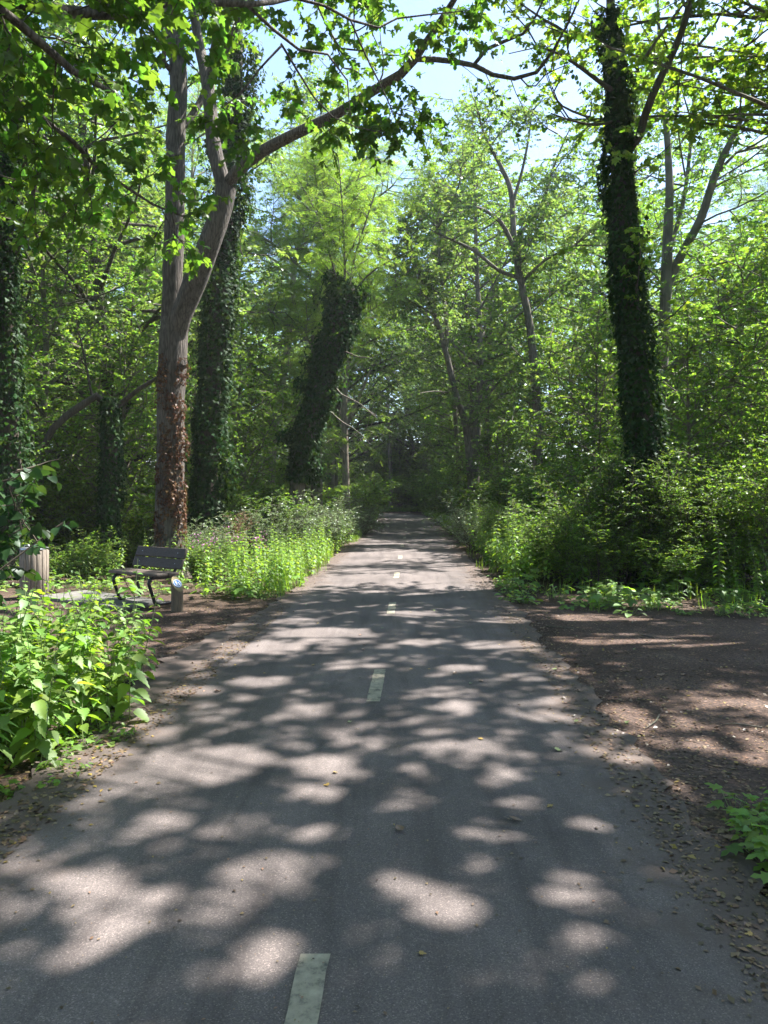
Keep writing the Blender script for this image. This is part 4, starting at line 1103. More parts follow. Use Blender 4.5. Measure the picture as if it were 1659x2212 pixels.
for (kind, x, y, rz, sc) in [('broad', -5.5, -4.5, .3, 1.0), ('tall', 5.0, -5.0, 1.2, 1.0), ('broad', 9.5, -1.5, 2.2, 1.05), ('tall', -9.5, 1.0, 4.1, 1.0), ('broad', -3.6, -10.5, 5.0, 1.1),
                             ('broad', 3.8, -11.5, .9, 1.1), ('tall', -10.5, -7.0, 3.0, 1.0), ('tall', 10.5, -9.0, 2.0, 1.0), ('fine', .5, -17.0, 1.0, 1.3), ('broad', -12.5, 6.0, 2.5, 1.0)]:
    place(kind, x, y, rz, sc, 'tree of the wood behind the viewer, outside the picture', 'trees behind the viewer')
place('tall', -7.5, 9.2, .9, .95, 'tall tree standing past the litter bin outside the left edge', 'trees beside the left path')

# ------------------------------------------------------------------ shrubs
def shrub(name, label, seed, h, spread, ns, leaf, size, cmat, kw, bark='twig', stem_r=.012, group=None, arch=.0):
    rng = rs(seed)
    t = thing(name, label, 'shrub', (0, 0, 0), group)
    wood, crown = Buf(), Buf(); limbs = []
    for k in range(ns):
        a = rng.uniform(0, 6.28); out = spread * rng.uniform(.15, 1) ** .7
        d = nz(np.array((math.cos(a) * out, math.sin(a) * out, h * .9)))
        p0 = np.array((math.cos(a), math.sin(a), 0)) * rng.uniform(0, .25) * spread
        ln = bend_line(rng, p0, d, math.hypot(h, out) * rng.uniform(.6, 1.1), 6, -arch, .12)
        limbs.append((ln, None)); tube(wood, ln, np.linspace(stem_r, stem_r * .3, 6), 4, 0, cap=False)
    foliate(rng, limbs, wood, crown, leaf, size, leaf_mat=0, twig_mat=1, sec_r=.005, **kw)
    obj('stems', wood.mesh('stems', M[bark], True), t)
    obj('foliage', crown.mesh('foliage', [M[cmat], M['twig']]), t)
    return t
skw = lambda **k: dict(dict(sec_per_m=5.5, sec_len=(.35, .9), start=.12, twig_gap=.085, twig_len=(.16, .34), n_leaf=8, droop=.25, flat=.6, hang=.1, sec_up=.04), **k)
SH = {}
SH['dense'] = shrub('bush', '', 601, 2.3, 1.5, 40, 'rhomb', .056, 'bush', skw(sec_per_m=7, n_leaf=9))
SH['loose'] = shrub('bush', '', 602, 2.4, 1.3, 26, 'rhomb', .066, 'herb', skw(sec_per_m=6))
SH['pale'] = shrub('pale_bush', '', 603, 1.35, 1.2, 34, 'slim', .056, 'pale', skw(sec_per_m=7, sec_len=(.25, .6), n_leaf=9, twig_gap=.07))
SH['wild'] = shrub('undergrowth_shrub', '', 604, 2.3, 1.7, 26, 'oval', .10, 'herb', skw(sec_per_m=5.0, sec_len=(.5, 1.1), twig_gap=.13, n_leaf=7, twig_len=(.22, .45)))
SH['dark'] = shrub('undergrowth_shrub', '', 605, 2.6, 1.8, 26, 'oval', .095, 'bush', skw(sec_per_m=5.0, sec_len=(.5, 1.2), twig_gap=.13, n_leaf=8, twig_len=(.25, .5)))
used_s = set()
def put_shrub(kind, x, y, sc, label, group=None, rz=None, name=None):
    rz = rng.uniform(0, 6.28) if rz is None else rz
    z = float(ground_z(np.array(x), np.array(y))) - .02
    s3 = sc if isinstance(sc, tuple) else (sc, sc, sc)
    if kind not in used_s:
        used_s.add(kind); o = SH[kind]; o.location = (x, y, z); o.rotation_euler = (0, 0, rz); o.scale = s3
        o['label'] = label
        if group: o['group'] = group
    else:
        o = dup(SH[kind], (x, y, z), rz, s3, label, group)
    if name: o.name = name
    return o
rng = rs(19)
put_shrub('dense', 4.3, 12.75, (1.05, .75, 1.0), 'dense dark bush right of the road, the one below the tall ivy-clad tree', rz=.5)
put_shrub('dense', 3.5, 13.6, (.8, .7, .62), 'dense dark bush right of the road, just behind the tall nettles', rz=2.5)
put_shrub('dense', 5.45, 12.4, (.85, .75, .9), 'lower dark bush between the tall bush and the right-hand sunlit shrub', rz=4.0)
put_shrub('loose', 6.35, 11.9, (1.0, .9, 1.0), 'sunlit loose shrub with bare dark twigs at the right edge', rz=1.0)
put_shrub('loose', 4.9, 11.75, (.7, .5, .42), 'small leafy shrub at the foot of the dense dark bush')
put_shrub('loose', 3.6, 12.3, (.6, .5, .5), 'small leafy shrub between the nettles and the dense dark bush')
put_shrub('loose', 7.4, 12.9, 1.05, 'loose green shrub half cut off by the right edge', rz=3.0)
put_shrub('loose', 3.1, 17.5, .55, 'loose yellow-green shrub on the right bank behind the nettles', rz=5.0)
put_shrub('pale', -2.75, 18.2, (1.1, 1.0, 1.0), 'pale grey-green bush at the foot of the leaning ivy trunk, left of it')
put_shrub('pale', -1.75, 21.5, (1.0, 1.0, .95), 'pale grey-green bush right of the leaning ivy trunk by the road')
put_shrub('pale', -4.0, 15.2, .7, 'pale bush between the forked maple and the brown dead shrub')
put_shrub('pale', 2.75, 20.5, .95, 'pale shrub at the right edge of the road beyond the nettles')
put_shrub('pale', -.95, 27.5, .9, 'pale shrub at the left edge of the road where the young bare-stemmed tree stands')
U = 'undergrowth shrubs filling the wood {s} of the road'
def fill_sh(n, kinds, x0, x1, y0, y1, mind, sc=(.7, 1.2), clear=2.5):
    pl = []; got = tr = 0
    while got < n and tr < n * 50:
        tr += 1
        y = rng.uniform(y0, y1); x = rng.uniform(x0, x1)
        if abs(x) > .58 * y + 2: continue
        c = road_x(y) if y < 53 else 1.4
        if y < 62 and abs(x - c) < clear: continue
        if 56 < y < 68 and x < 3.4 and abs(y - 62 - .12 * (x + 6)) < 2.6: continue
        if any((a - x) ** 2 + (q - y) ** 2 < mind ** 2 for a, q in pl): continue
        pl.append((x, y)); got += 1
        s = 'left' if x < c else 'right'
        k = kinds[rng.integers(len(kinds))]
        f = rng.uniform(*sc)
        if y < 16.8 and -6.2 < x * 14 / y < -2.0: f = rng.uniform(.24, .36)
        if y < 25 and 0 < x - c < 4.2: f = min(f, rng.uniform(.35, .5))
        put_shrub(k, x, y, f, ('leafy green undergrowth shrub in the wood {s} of the road' if k == 'wild' else 'dark green undergrowth shrub in the shade of the wood {s} of the road').format(s=s),
                  ('leafy ' if k == 'wild' else 'dark ') + U.format(s=s))
fill_sh(16, ['wild', 'dark'], -11, -3.2, 12.8, 19, 1.1, (.55, .95), 3.0)
fill_sh(22, ['wild', 'dark'], -14, -2.6, 19, 32, 1.3, (.6, 1.1))
fill_sh(20, ['dark', 'wild', 'dark'], 3.6, 15, 15, 30, 1.3, (.7, 1.2), 2.9)
fill_sh(34, ['dark', 'wild'], -22, 22, 30, 56, 1.6, (.8, 1.4), 2.5)
fill_sh(26, ['dark', 'wild', 'dark'], -14, 14, 56, 76, 1.5, (.9, 1.6), 2.8)

fill_sh(20, ['wild', 'dark', 'wild'], -7, 9, 68.5, 77, 1.6, (1.9, 2.7), 0)      # tall thicket closing the view where the road bends

# brown dead shrub on the left bank
rng = rs(611)
t = thing('dead_shrub', 'brown withered shrub in front of the pale bush on the left bank', 'shrub', (-3.55, 16.6, 0))
w, c = Buf(), Buf(); lm = []
for k in range(16):
    a = rng.uniform(0, 6.28)
    ln = bend_line(rng, (0, 0, 0), (math.cos(a) * .5, math.sin(a) * .5, .9), rng.uniform(.8, 1.35), 6, 0, .18)
    lm.append((ln, None)); tube(w, ln, np.linspace(.01, .003, 6), 4, 0, cap=False)
foliate(rng, lm, w, c, 'slim', .04, 7, (.15, .4), .35, .06, (.08, .2), 5, .2, .4, .1, sec_r=.004)
obj('stems', w.mesh('stems', M['dead']), t); obj('foliage', c.mesh('foliage', [M['dead'], M['dead']]), t)

# shrub with large dark leaves reaching in at the left edge
rng = rs(612)
t = thing('broadleaf_shrub', 'shaded shrub with large drooping leaves reaching in from the left edge above the nettles', 'shrub', (-3.55, 4.7, 0))
w, c = Buf(), Buf(); lm = []
for k in range(13):
    a = rng.uniform(-.9, 1.2); L = rng.uniform(1.3, 2.3)
    ln = bend_line(rng, (rng.uniform(-.2, .1), rng.uniform(-.3, .4), 0), (math.cos(a) * .42, math.sin(a) * .5, 1.0), L, 7, -.06, .08)
    lm.append((ln, None)); tube(w, ln, np.linspace(.014, .004, 7), 5, 0, cap=False)
foliate(rng, lm, w, c, 'broad', .105, 3.2, (.25, .6), .45, .15, (.16, .3), 4, .5, .5, .5, -.03, sec_r=.005)
obj('stems', w.mesh('stems', M['twig'], True), t); obj('foliage', c.mesh('foliage', [M['broadleaf'], M['twig']]), t)

# ------------------------------------------------------------------ nettles and other herbs
def herb_arrays(seed, h, pairs, lmax, leaf, lean=.12, petiole=.25, branchy=0, flower=False, lowleaf=.15):
    """one upright herb: stem with crossed pairs of leaves, smaller towards the tip"""
    rng = rs(seed); st, lf = Buf(), Buf()
    def shoot(p0, d0, H, np_, lm):
        ln = bend_line(rng, p0, d0, H, 8, .03, .05)
        q, _ = spline(ln, np.ones(8), np_ + 2)
        tube(st, ln, np.linspace(.0045, .0018, 8) * (.6 + .4 * H), 5, 0, cap=False)
        a0 = rng.uniform(0, 6.28)
        for k in range(np_):
            s = (k + 1) / np_
            if s < lowleaf: continue
            p = q[k + 1]; a = a0 + k * math.pi / 2
            sz = lm * (1.0 if s < .55 else 1.0 - .80 * ((s - .55) / .45) ** 1.3) * rng.uniform(.8, 1.15)
            for e in (0, math.pi):
                o = np.array((math.cos(a + e), math.sin(a + e), 0))
                el = .55 * s - .15 + rng.normal(0, .15)
                d = nz(o + UP * el); pt = p + d * sz * petiole
                prisms(st, p[None], pt[None], .0016, .0012, 0)
                dd = nz(o + UP * (el - .35) + rng.normal(0, .12, 3))
                leaves(lf, leaf, pt[None], dd[None], nz(UP + o * .35 + rng.normal(0, .15, 3))[None], np.array([sz]), 0)
        return q
    q = shoot((0, 0, 0), (rng.normal(0, lean), rng.normal(0, lean), 1), h, pairs, lmax)
    for k in range(branchy):
        i = rng.integers(2, len(q) - 4); a = rng.uniform(0, 6.28)
        shoot(q[i], (math.cos(a), math.sin(a), 1.0), h * rng.uniform(.25, .45), max(4, pairs // 2), lmax * .7)
    if flower:
        n = 10; p = q[-1] + rng.normal(0, 1, (n, 3)) * np.array((.05, .05, .08))
        leaves(lf, 'round', p, rng.normal(0, 1, (n, 3)) + UP * .5, rng.normal(0, 1, (n, 3)), .028 * rng.uniform(.7, 1.3, n), 1)
    return st, lf
HERB = []
for k, (h, pr, lm) in enumerate([(.95, 14, .135), (.80, 13, .13), (1.10, 16, .14), (.62, 10, .12), (.88, 13, .145), (1.02, 15, .12)]):
    st, lf = herb_arrays(700 + k, h, pr, lm, 'nettle', branchy=(k % 3))
    HERB.append((st, lf, h))
TALL = []
for k, (h, pr, lm) in enumerate([(1.25, 17, .105), (1.05, 15, .10), (1.4, 19, .11), (.9, 13, .10)]):
    st, lf = herb_arrays(720 + k, h, pr, lm, 'lance' if k == 1 else 'nettle', lean=.07, branchy=k % 2)
    TALL.append((st, lf, h))
HM = {}
def herb_thing(lib, key, name, label, cat, parts=True, mats=('nettle_stem', 'nettle')):
    st, lf, h = lib[key]
    if parts:
        t = thing(name, label, cat)
        obj('stem', st.mesh(name + '_stem', M[mats[0]], True), t)
        obj('leaves', lf.mesh(name + '_leaves', [M[m] for m in mats[1:]]), t)
        return t
    b = Buf(); b.add_arrays(st.arrays())
    v, l, tt, m = lf.arrays(); b.add_arrays((v, l, tt, m + 1))
    return tag(obj(name, b.mesh(name, [M[m] for m in mats])), label, cat)
def scatter_things(protos, spots, label, group, rng, sc=(.8, 1.15), tilt=.12):
    first = set()
    for (x, y) in spots:
        k = int(rng.integers(len(protos))); s = rng.uniform(*sc)
        z = float(ground_z(np.array(x), np.array(y))) - .01
        tl = (rng.normal(0, tilt), rng.normal(0, tilt))
        if k not in first:
            first.add(k); o = protos[k]; o.location = (x, y, z); o.scale = (s, s, s); o.rotation_euler = (*tl, rng.uniform(0, 6.28))
            o['label'] = label; o['group'] = group
        else:
            dup(protos[k], (x, y, z), rng.uniform(0, 6.28), s, label, group, tl)

rng = rs(31)
# the sunlit nettles in the left foreground
spots = []
while len(spots) < 150:
    y = rng.uniform(3.4, 6.1); x = rng.uniform(-4.3, -1.5)
    edge = -1.74 - .24 * abs(y - 5.0) - .08 * (y < 4.3)
    if x > edge or x < -.60 * y - .9: continue
    if any((a - x) ** 2 + (b_ - y) ** 2 < .085 ** 2 for a, b_ in spots): continue
    spots.append((x, y))
pr = [herb_thing(HERB, k, 'nettle', '', 'plant') for k in range(6)]
def fg_scale(): return (.76, 1.1)
scatter_things(pr, spots, 'bright sunlit nettle stem in the foreground clump at the left edge', 'nettles in the left foreground clump', rng, fg_scale(), .16)

pr = [herb_thing(TALL, 1, 'narrow_leaved_herb', '', 'plant', True, ('nettle_stem', 'herb'))]
scatter_things(pr, [(-2.3 + rng.uniform(-1.5, .25), rng.uniform(4.2, 6.0)) for _ in range(16)], 'tall narrow-leaved herb rising among the foreground nettles', 'narrow-leaved herbs among the foreground nettles', rng, (.7, .98), .12)
# tall nettles on the two banks: nearest ones singly, the rest as beds
def bank_spots(n, f, mind=.12):
    out = []
    tries = 0
    while len(out) < n and tries < n * 200:
        tries += 1
        p = f()
        if p is None or any((a - p[0]) ** 2 + (b_ - p[1]) ** 2 < mind ** 2 for a, b_ in out): continue
        out.append(p)
    return out
def left_bank():
    y = 11.2 + 13 * rng.uniform(0, 1) ** 1.6
    x = road_x(y) - 1.62 - rng.exponential(.75)
    if x < -4.8 or (y < 12.2 and x < -3.2): return None
    return (x, y)
def right_bank():
    y = 12.6 + 9 * rng.uniform(0, 1) ** 1.3
    x = road_x(y) + 1.95 + rng.exponential(.55)
    return None if x > 4.2 else (x, y)
lp = bank_spots(88, left_bank); rp = bank_spots(58, right_bank)
pr = [herb_thing(TALL, k, 'nettle', '', 'plant', False) for k in range(4)]
scatter_things(pr, [s for s in lp], 'upright yellow-green nettle stem on the sunny left bank beside the asphalt', 'nettles on the left bank', rng, (.55, .85), .08)
pr2 = [herb_thing(TALL, k, 'nettle', '', 'plant', False) for k in range(4)]
scatter_things(pr2, rp, 'tall leafy nettle stem on the right bank at the road edge', 'nettles on the right bank', rng, (.85, 1.15), .09)
def right_edge():
    y = rng.uniform(9.9, 11.9); x = rng.uniform(5.0, 7.0)
    return (x, y) if x - 5.0 > (11.0 - y) * .3 else None
pr3 = [herb_thing(TALL, k, 'tall_herb', '', 'plant', False, ('nettle_stem', 'herb')) for k in range(4)]
scatter_things(pr3, bank_spots(42, right_edge, .16), 'tall herb with drooping leaves at the foot of the right-edge shrub', 'tall herbs at the right edge', rng, (.6, 1.0), .12)

def bed(name, lib, n, f, sc, mats, label, seed):
    r = rs(seed); b = Buf()
    arrs = []
    for st, lf, h in lib:
        q = Buf(); q.add_arrays(st.arrays()); v, l, tt, m = lf.arrays(); q.add_arrays((v, l, tt, m + 1)); arrs.append(q.arrays())
    for k in range(n):
        p = f(r)
        if p is None: continue
        v, l, tt, m = arrs[r.integers(len(arrs))]
        s = r.uniform(*sc); a = r.uniform(0, 6.28); ca, sa = math.cos(a), math.sin(a)
        w = np.stack([(v[:, 0] * ca - v[:, 1] * sa) * s + p[0] + v[:, 2] * r.normal(0, .1), (v[:, 0] * sa + v[:, 1] * ca) * s + p[1] + v[:, 2] * r.normal(0, .1),
                      v[:, 2] * s + float(ground_z(np.array(p[0]), np.array(p[1])))], 1).astype(np.float32)
        b.add_arrays((w, l, tt, m))
    return tag(obj(name, b.mesh(name, [M[m] for m in mats])), label, 'undergrowth', kind='stuff')
def lb(r):
    y = 11.4 + 22 * r.uniform(0, 1) ** 1.2
    x = road_x(y) - 1.85 - r.exponential(1.3)
    return None if x < -7 or (y < 12.3 and x < -3.1) else (x, y)
bed('nettle_bed', TALL, 760, lb, (.45, .85), ('nettle_stem', 'nettle'), 'mass of nettles and weeds covering the left bank up to the road', 41)
def rb(r):
    y = 13.0 + 20 * r.uniform(0, 1) ** 1.2
    x = road_x(y) + 2.15 + r.exponential(.9)
    return None if x > 6 else (x, y)
bed('nettle_bed', TALL, 560, rb, (.65, 1.05), ('nettle_stem', 'nettle'), 'mass of nettles covering the right bank behind the roadside stems', 42)
LOW = []
for k, (h, pr_, lm) in enumerate([(.35, 6, .075), (.28, 5, .085), (.45, 7, .08)]):
    st, lf = herb_arrays(740 + k, h, pr_, lm, 'broad' if k == 1 else 'nettle', lean=.3, branchy=1, lowleaf=.0); LOW.append((st, lf, h))
def wood_floor(r):
    y = 11.5 + 45 * r.uniform(0, 1) ** 1.3
    c = road_x(y)
    x = r.uniform(-.56 * y - 1, .56 * y + 1)
    if abs(x - c) < 2.0: return None
    if y < 12.6 and -7 < x < 0: return None
    if y < 14 and 0 < x < 3: return None
    return (x, y)
bed('woodland_herbs', LOW, 1700, wood_floor, (.8, 2.0), ('nettle_stem', 'herb'), 'low green herbs covering the floor of the wood', 43)
def far_verge(r):
    y = r.uniform(24, 58); s = -1 if r.uniform() < .5 else 1
    x = road_x(y) + s * (1.85 + r.exponential(.5))
    return (x, y)
bed('verge_herbs', LOW, 700, far_verge, (.8, 1.8), ('nettle_stem', 'herb'), 'low green herbs lining both verges of the far road', 44)
def end_verge(r):
    return (r.uniform(-3, 6), r.uniform(64.6, 68))
bed('verge_grass', LOW, 350, end_verge, (1.0, 2.4), ('nettle_stem', 'nettle'), 'fresh green herbs where the road bends out of sight', 45)

LEAF['blade'] = T([(-.012, 0, 0), (.012, 0, 0), (.014, .35, .0), (-.014, .35, 0), (.010, .7, -.08), (-.010, .7, -.08), (.002, 1, -.24), (-.002, 1, -.24)], [(0, 1, 2, 3), (3, 2, 4, 5), (5, 4, 6, 7)])
def grass_bed(n, f, label, seed, h=(.2, .6)):
    r = rs(seed); P_ = []
    for k in range(n):
        p = f(r)
        if p is not None: P_.append(p)
    c = np.array(P_); m = 14
    x = np.repeat(c[:, 0], m) + r.normal(0, .05, len(c) * m); y = np.repeat(c[:, 1], m) + r.normal(0, .05, len(c) * m)
    pos = np.column_stack([x, y, ground_z(x, y)]); o = np.column_stack([r.normal(0, 1, (len(x), 2)), np.zeros(len(x))])
    b = Buf(); leaves(b, 'blade', pos, nz(UP + nz(o) * r.uniform(.1, .7, (len(x), 1))), nz(nz(o) + UP * .2), r.uniform(*h, len(x)), 0)
    return tag(obj('grass', b.mesh('grass', M['nettle'])), label, 'grass', kind='stuff')
def gl(r):
    y = 10.9 + 20 * r.uniform(0, 1) ** 1.5
    return (road_x(y) - 1.6 - r.exponential(.5), y) if not (y < 12 and False) else None
grass_bed(70, gl, 'loose grass growing among the nettles on the left bank', 46, (.15, .42))
def gr(r):
    if r.uniform() < .4: return (r.uniform(2.7, 6.8), r.uniform(9.7, 11.8))
    y = 11 + 24 * r.uniform(0, 1) ** 1.4
    return (road_x(y) + 1.75 + r.exponential(.35), y)
grass_bed(60, gr, 'loose grass along the foot of the right-hand bushes', 47, (.10, .30))

# pink-flowered balsam on the left bank
FL = [(*herb_arrays(760 + k, .75 + .1 * k, 9, .09, 'lance', lean=.1, branchy=1, flower=True), .8) for k in range(3)]
pr = [herb_thing(FL, k, 'balsam', '', 'plant', False, ('nettle_stem', 'herb', 'pink')) for k in range(3)]
rng = rs(33)
sp_ = [(-2.75 + rng.uniform(-.75, .65), 13.1 + rng.uniform(-.5, .8)) for _ in range(14)]
scatter_things(pr, sp_, 'pink-flowered balsam among the nettles right of the bench', 'pink-flowered balsam on the left bank', rng, (.8, 1.05), .08)

# low plants scattered on the earth: rosettes of rounded leaves
def rosette(seed, n, size, leaf, h):
    r = rs(seed); b = Buf()
    a = r.uniform(0, 6.28, n); o = np.stack([np.cos(a), np.sin(a), np.zeros(n)], 1)
    z = r.uniform(.25, 1, n) * h; rr = r.uniform(.02, .13, n)
    p = o * rr[:, None] + UP * z[:, None]
    prisms(b, np.zeros((n, 3)) + o * .008, p, .0022, .0015, 0)
    leaves(b, leaf, p, nz(o + UP * r.uniform(-.45, .1, n)[:, None]), nz(UP + o * .2 + r.normal(0, .2, (n, 3))), size * r.uniform(.6, 1.2, n), 1)
    return b
ROS = [rosette(800 + k, n, s, lf, h) for k, (n, s, lf, h) in enumerate([(16, .075, 'broad', .13), (22, .055, 'round', .10), (14, .10, 'maple', .20), (18, .06, 'nettle', .16)])]
def ros_protos(name):
    return [tag(obj(name, b.mesh(name, [M['nettle_stem'], M['nettle']])), '', 'plant') for b in ROS]
rng = rs(34)
def region(poly_f, n, mind):
    return bank_spots(n, poly_f, mind)
scatter_things(ros_protos('seedling_plant'), region(lambda: (rng.uniform(2.6, 6.6), rng.uniform(9.3, 11.6)), 85, .13), 'low leafy plant in the green strip between the right-hand path and the bushes', 'low plants along the right path edge', rng, (.8, 1.7), .1)
scatter_things(ros_protos('seedling_plant'), region(lambda: (lambda y: (road_x(y) + 1.75 + rng.exponential(.22), y))(rng.uniform(10.4, 12.6)), 14, .16), 'low leafy plant at the right asphalt edge in front of the nettles', 'low plants at the right asphalt edge', rng, (.9, 1.7), .1)
def fr():
    y = rng.uniform(1.8, 3.6); x = 1.50 + .14 * (y - 2) + rng.exponential(.25)
    return (x, y) if x < 2.9 else None
scatter_things(ros_protos('verge_plant'), region(fr, 75, .08), 'dark green leafy plant at the lower right edge of the road', 'verge plants in the lower right corner', rng, (.55, 1.05), .12)
def fl():
    y = rng.uniform(3.6, 5.4); x = -1.98 - .1 * abs(y - 4.6) + rng.normal(0, .14)
    return (x, y)
scatter_things(ros_protos('creeping_plant'), region(fl, 34, .07), 'low round-leaved plant creeping out under the left nettles', 'creeping plants under the left nettles', rng, (.45, .85), .1)
def lbk():
    y = rng.uniform(10.6, 12.4); x = rng.uniform(-6.5, -1.5)
    if x > road_x(y) - 1.55: return None
    if -4.6 < x < -2.6 and y < 11.1: return None
    return (x, y) if y > 11.0 + .25 * (-x - 3) else None
scatter_things(ros_protos('seedling_plant'), region(lbk, 46, .13), 'low leafy plant at the foot of the left bank beside the bench', 'low plants along the left bank foot', rng, (.8, 1.6), .1)

# ------------------------------------------------------------------ litter on the ground
rng = rs(51)
def litter_points(n):
    out = []
    while sum(len(o) for o in out) < n:
        m = n
        y = 1.6 + 24 * rng.uniform(0, 1, m) ** 2.0
        s = np.where(rng.uniform(0, 1, m) < .5, -1., 1.)
        off = 1.62 + rng.normal(0, .16, m) + rng.exponential(.7, m) * (rng.uniform(0, 1, m) < .75)
        x = road_x(y) + s * off
        k = np.abs(x) < .58 * y + .4
        out.append(np.stack([x, y], 1)[k])
    return np.concatenate(out)[:n]
p2 = litter_points(15000)
m = 16000
yy = 1.7 + 8.5 * rng.uniform(0, 1, m) ** 1.3; sg = np.where(rng.uniform(0, 1, m) < .55, 1., -1.)
ex = np.stack([road_x(yy) + sg * (1.45 + rng.uniform(0, 1, m) ** 1.6 * np.where(sg > 0, 3.6, 1.6)), yy], 1)
p2 = np.concatenate([p2, ex])
on_road = np.abs(p2[:, 0] - road_x(p2[:, 1])) < 1.72
z = np.where(on_road, .030, np.maximum(ground_z(p2[:, 0], p2[:, 1]), .012) + .004)
p = np.column_stack([p2, z]); n = len(p)
b = Buf()
leaves(b, 'rhomb', p, np.column_stack([rng.normal(0, 1, (n, 2)), rng.normal(0, .12, n)]), nz(UP + rng.normal(0, .22, (n, 3))), .012 + .03 * rng.uniform(0, 1, n) ** 2.2, 0)
tag(obj('leaf_litter', b.mesh('leaf_litter', M['litter'])), 'brown leaf litter strewn along both edges of the asphalt', 'leaf litter', kind='stuff')
# tiny crumbs on the asphalt itself
n = 2600
y = 1.6 + 16 * rng.uniform(0, 1, n) ** 1.8; x = road_x(y) + rng.uniform(-1.6, 1.6, n)
b = Buf(); leaves(b, 'rhomb', np.column_stack([x, y, np.full(n, .0305)]), np.column_stack([rng.normal(0, 1, (n, 2)), np.zeros(n)]), nz(UP + rng.normal(0, .15, (n, 3))), .006 + .016 * rng.uniform(0, 1, n) ** 3, 0)
tag(obj('leaf_crumbs', b.mesh('leaf_crumbs', M['litter'])), 'tiny leaf crumbs scattered over the asphalt', 'leaf litter', kind='stuff')

def fallen(seed, leaf, mat, curl):
    r = rs(seed); b = Buf(); v, f = LEAF[leaf]
    w = v.copy(); w[:, 1] -= .45
    w[:, 2] = w[:, 2] + curl * (w[:, 0] ** 2 + w[:, 1] ** 2) * r.uniform(.6, 1.3) + .05 * r.normal(0, 1, len(w)) * curl
    w[:, 2] -= w[:, 2].min()
    b.add(w, f); prisms(b, np.array([[0, -.45, .02]]), np.array([[.06, -.85, .03]]), .016, .012, 0)
    return b.mesh('fallen_leaf', M[mat])
FLV = [('fallen_yellow', [fallen(1, 'oval', 'fallen_yellow', .25), fallen(2, 'maple', 'fallen_yellow', .35)], 'small yellow fallen leaf lying on {w}', 100, (.016, .036)),
       ('fallen_brown', [fallen(3, 'maple', 'fallen_brown', .8), fallen(4, 'oval', 'fallen_brown', .7)], 'curled brown fallen leaf lying on {w}', 60, (.03, .075)),
       ('fallen_green', [fallen(5, 'maple', 'fallen_green', .5), fallen(6, 'broad', 'fallen_green', .3)], 'green fallen leaf lying on {w}', 24, (.03, .055))]
for key, meshes, lab, cnt, sz in FLV:
    for k in range(cnt):
        y = 1.75 + 8.5 * rng.uniform(0, 1) ** 1.5
        if rng.uniform() < .30: x = road_x(y) + rng.uniform(-1.5, 1.5)
        else: x = road_x(y) + (1 if rng.uniform() < .6 else -1) * (1.5 + rng.exponential(.6))
        if abs(x) > .56 * y + .2: continue
        on = abs(x - road_x(y)) < 1.6
        wv = 'the asphalt' if on else ('the bare earth right of the road' if x > 0 else 'the bare earth left of the road')
        o = obj('fallen_leaf', meshes[int(rng.integers(2))], None, (x, y, .031 if on else .018))
        s = rng.uniform(*sz); o.scale = (s, s, s); o.rotation_euler = (rng.normal(0, .12), rng.normal(0, .12), rng.uniform(0, 6.28))
        tag(o, lab.format(w=wv), 'leaf', (lab.format(w=wv)).replace(' leaf lying', ' leaves lying'))
# broken twigs on the earth
for k in range(16):
    s = 1 if k % 3 else -1
    y = rng.uniform(3.2, 9.5); x = road_x(y) + s * rng.uniform(1.5, 3.6 if s > 0 else 2.4)
    b = Buf(); L = rng.uniform(.12, .4); a = rng.uniform(0, 6.28)
    ln = bend_line(rng, (0, 0, .008), (math.cos(a), math.sin(a), 0), L, 6, 0, .16); ln[:, 2] = .008
    tube(b, ln, np.linspace(.007, .003, 6), 6, 0)
    o = obj('fallen_twig', b.mesh('fallen_twig', M['bark'], True), None, (x, y, .016))
    w_ = 'right' if s > 0 else 'left'
    tag(o, f'thin broken twig lying on the bare earth {w_} of the road', 'twig', f'broken twigs on the earth {w_} of the road')

# ------------------------------------------------------------------ bench, pad, bin, post
U2 = np.array((.83, -.56, 0.)); U2 = U2 / np.linalg.norm(U2)       # along the bench
N2 = np.array((-U2[1] * -1, 0, 0))
N2 = np.array((U2[1], -U2[0], 0.))                                   # out of its front, towards the viewer's left
def bench_pt(a, t_, z): return U2 * a + N2 * t_ + UP * z
M['bench_wood'] = plain_mat('dark_brown_bench_wood', (.052, .038, .031), .65, 0, .3, 6, .25, (1.5, 9, 9))
M['seat_wood'] = plain_mat('worn_bench_seat_wood', (.100, .076, .062), .65, 0, .3, 6, .25, (1.5, 9, 9))
M['black_steel'] = plain_mat('black_painted_steel', (.010, .010, .012), .42, .0, .2, 30, .05)
M['galv'] = plain_mat('galvanised_steel', (.42, .44, .46), .38, .9, .15, 40, .05)
M['concrete'] = plain_mat('weathered_concrete', (.125, .12, .112), .9, 0, .3, 5, .4)
M['grey_wood'] = plain_mat('grey_weathered_wood', (.20, .165, .135), .85, 0, .35, 9, .4, (6, 6, .8))
M['post_wood'] = plain_mat('brown_post_wood', (.13, .098, .066), .85, 0, .35, 8, .4, (6, 6, .8))
M['cut_wood'] = plain_mat('algae_stained_cut_wood', (.20, .165, .085), .85, 0, .25, 14, .2)
M['sign_blue'] = plain_mat('blue_sign_face', (.035, .115, .33), .65, 0, .06, 10, spec=.2)
M['sign_white'] = plain_mat('white_sign_face', (.60, .64, .66), .6, 0, .05, 10, spec=.2)
BO = np.array((-3.60, 10.10, 0.05))         # ground point below the middle of the seat's front edge
t = thing('park_bench', 'dark wooden park bench on black tubular steel frames beside the path', 'bench', tuple(BO))
HL = .55
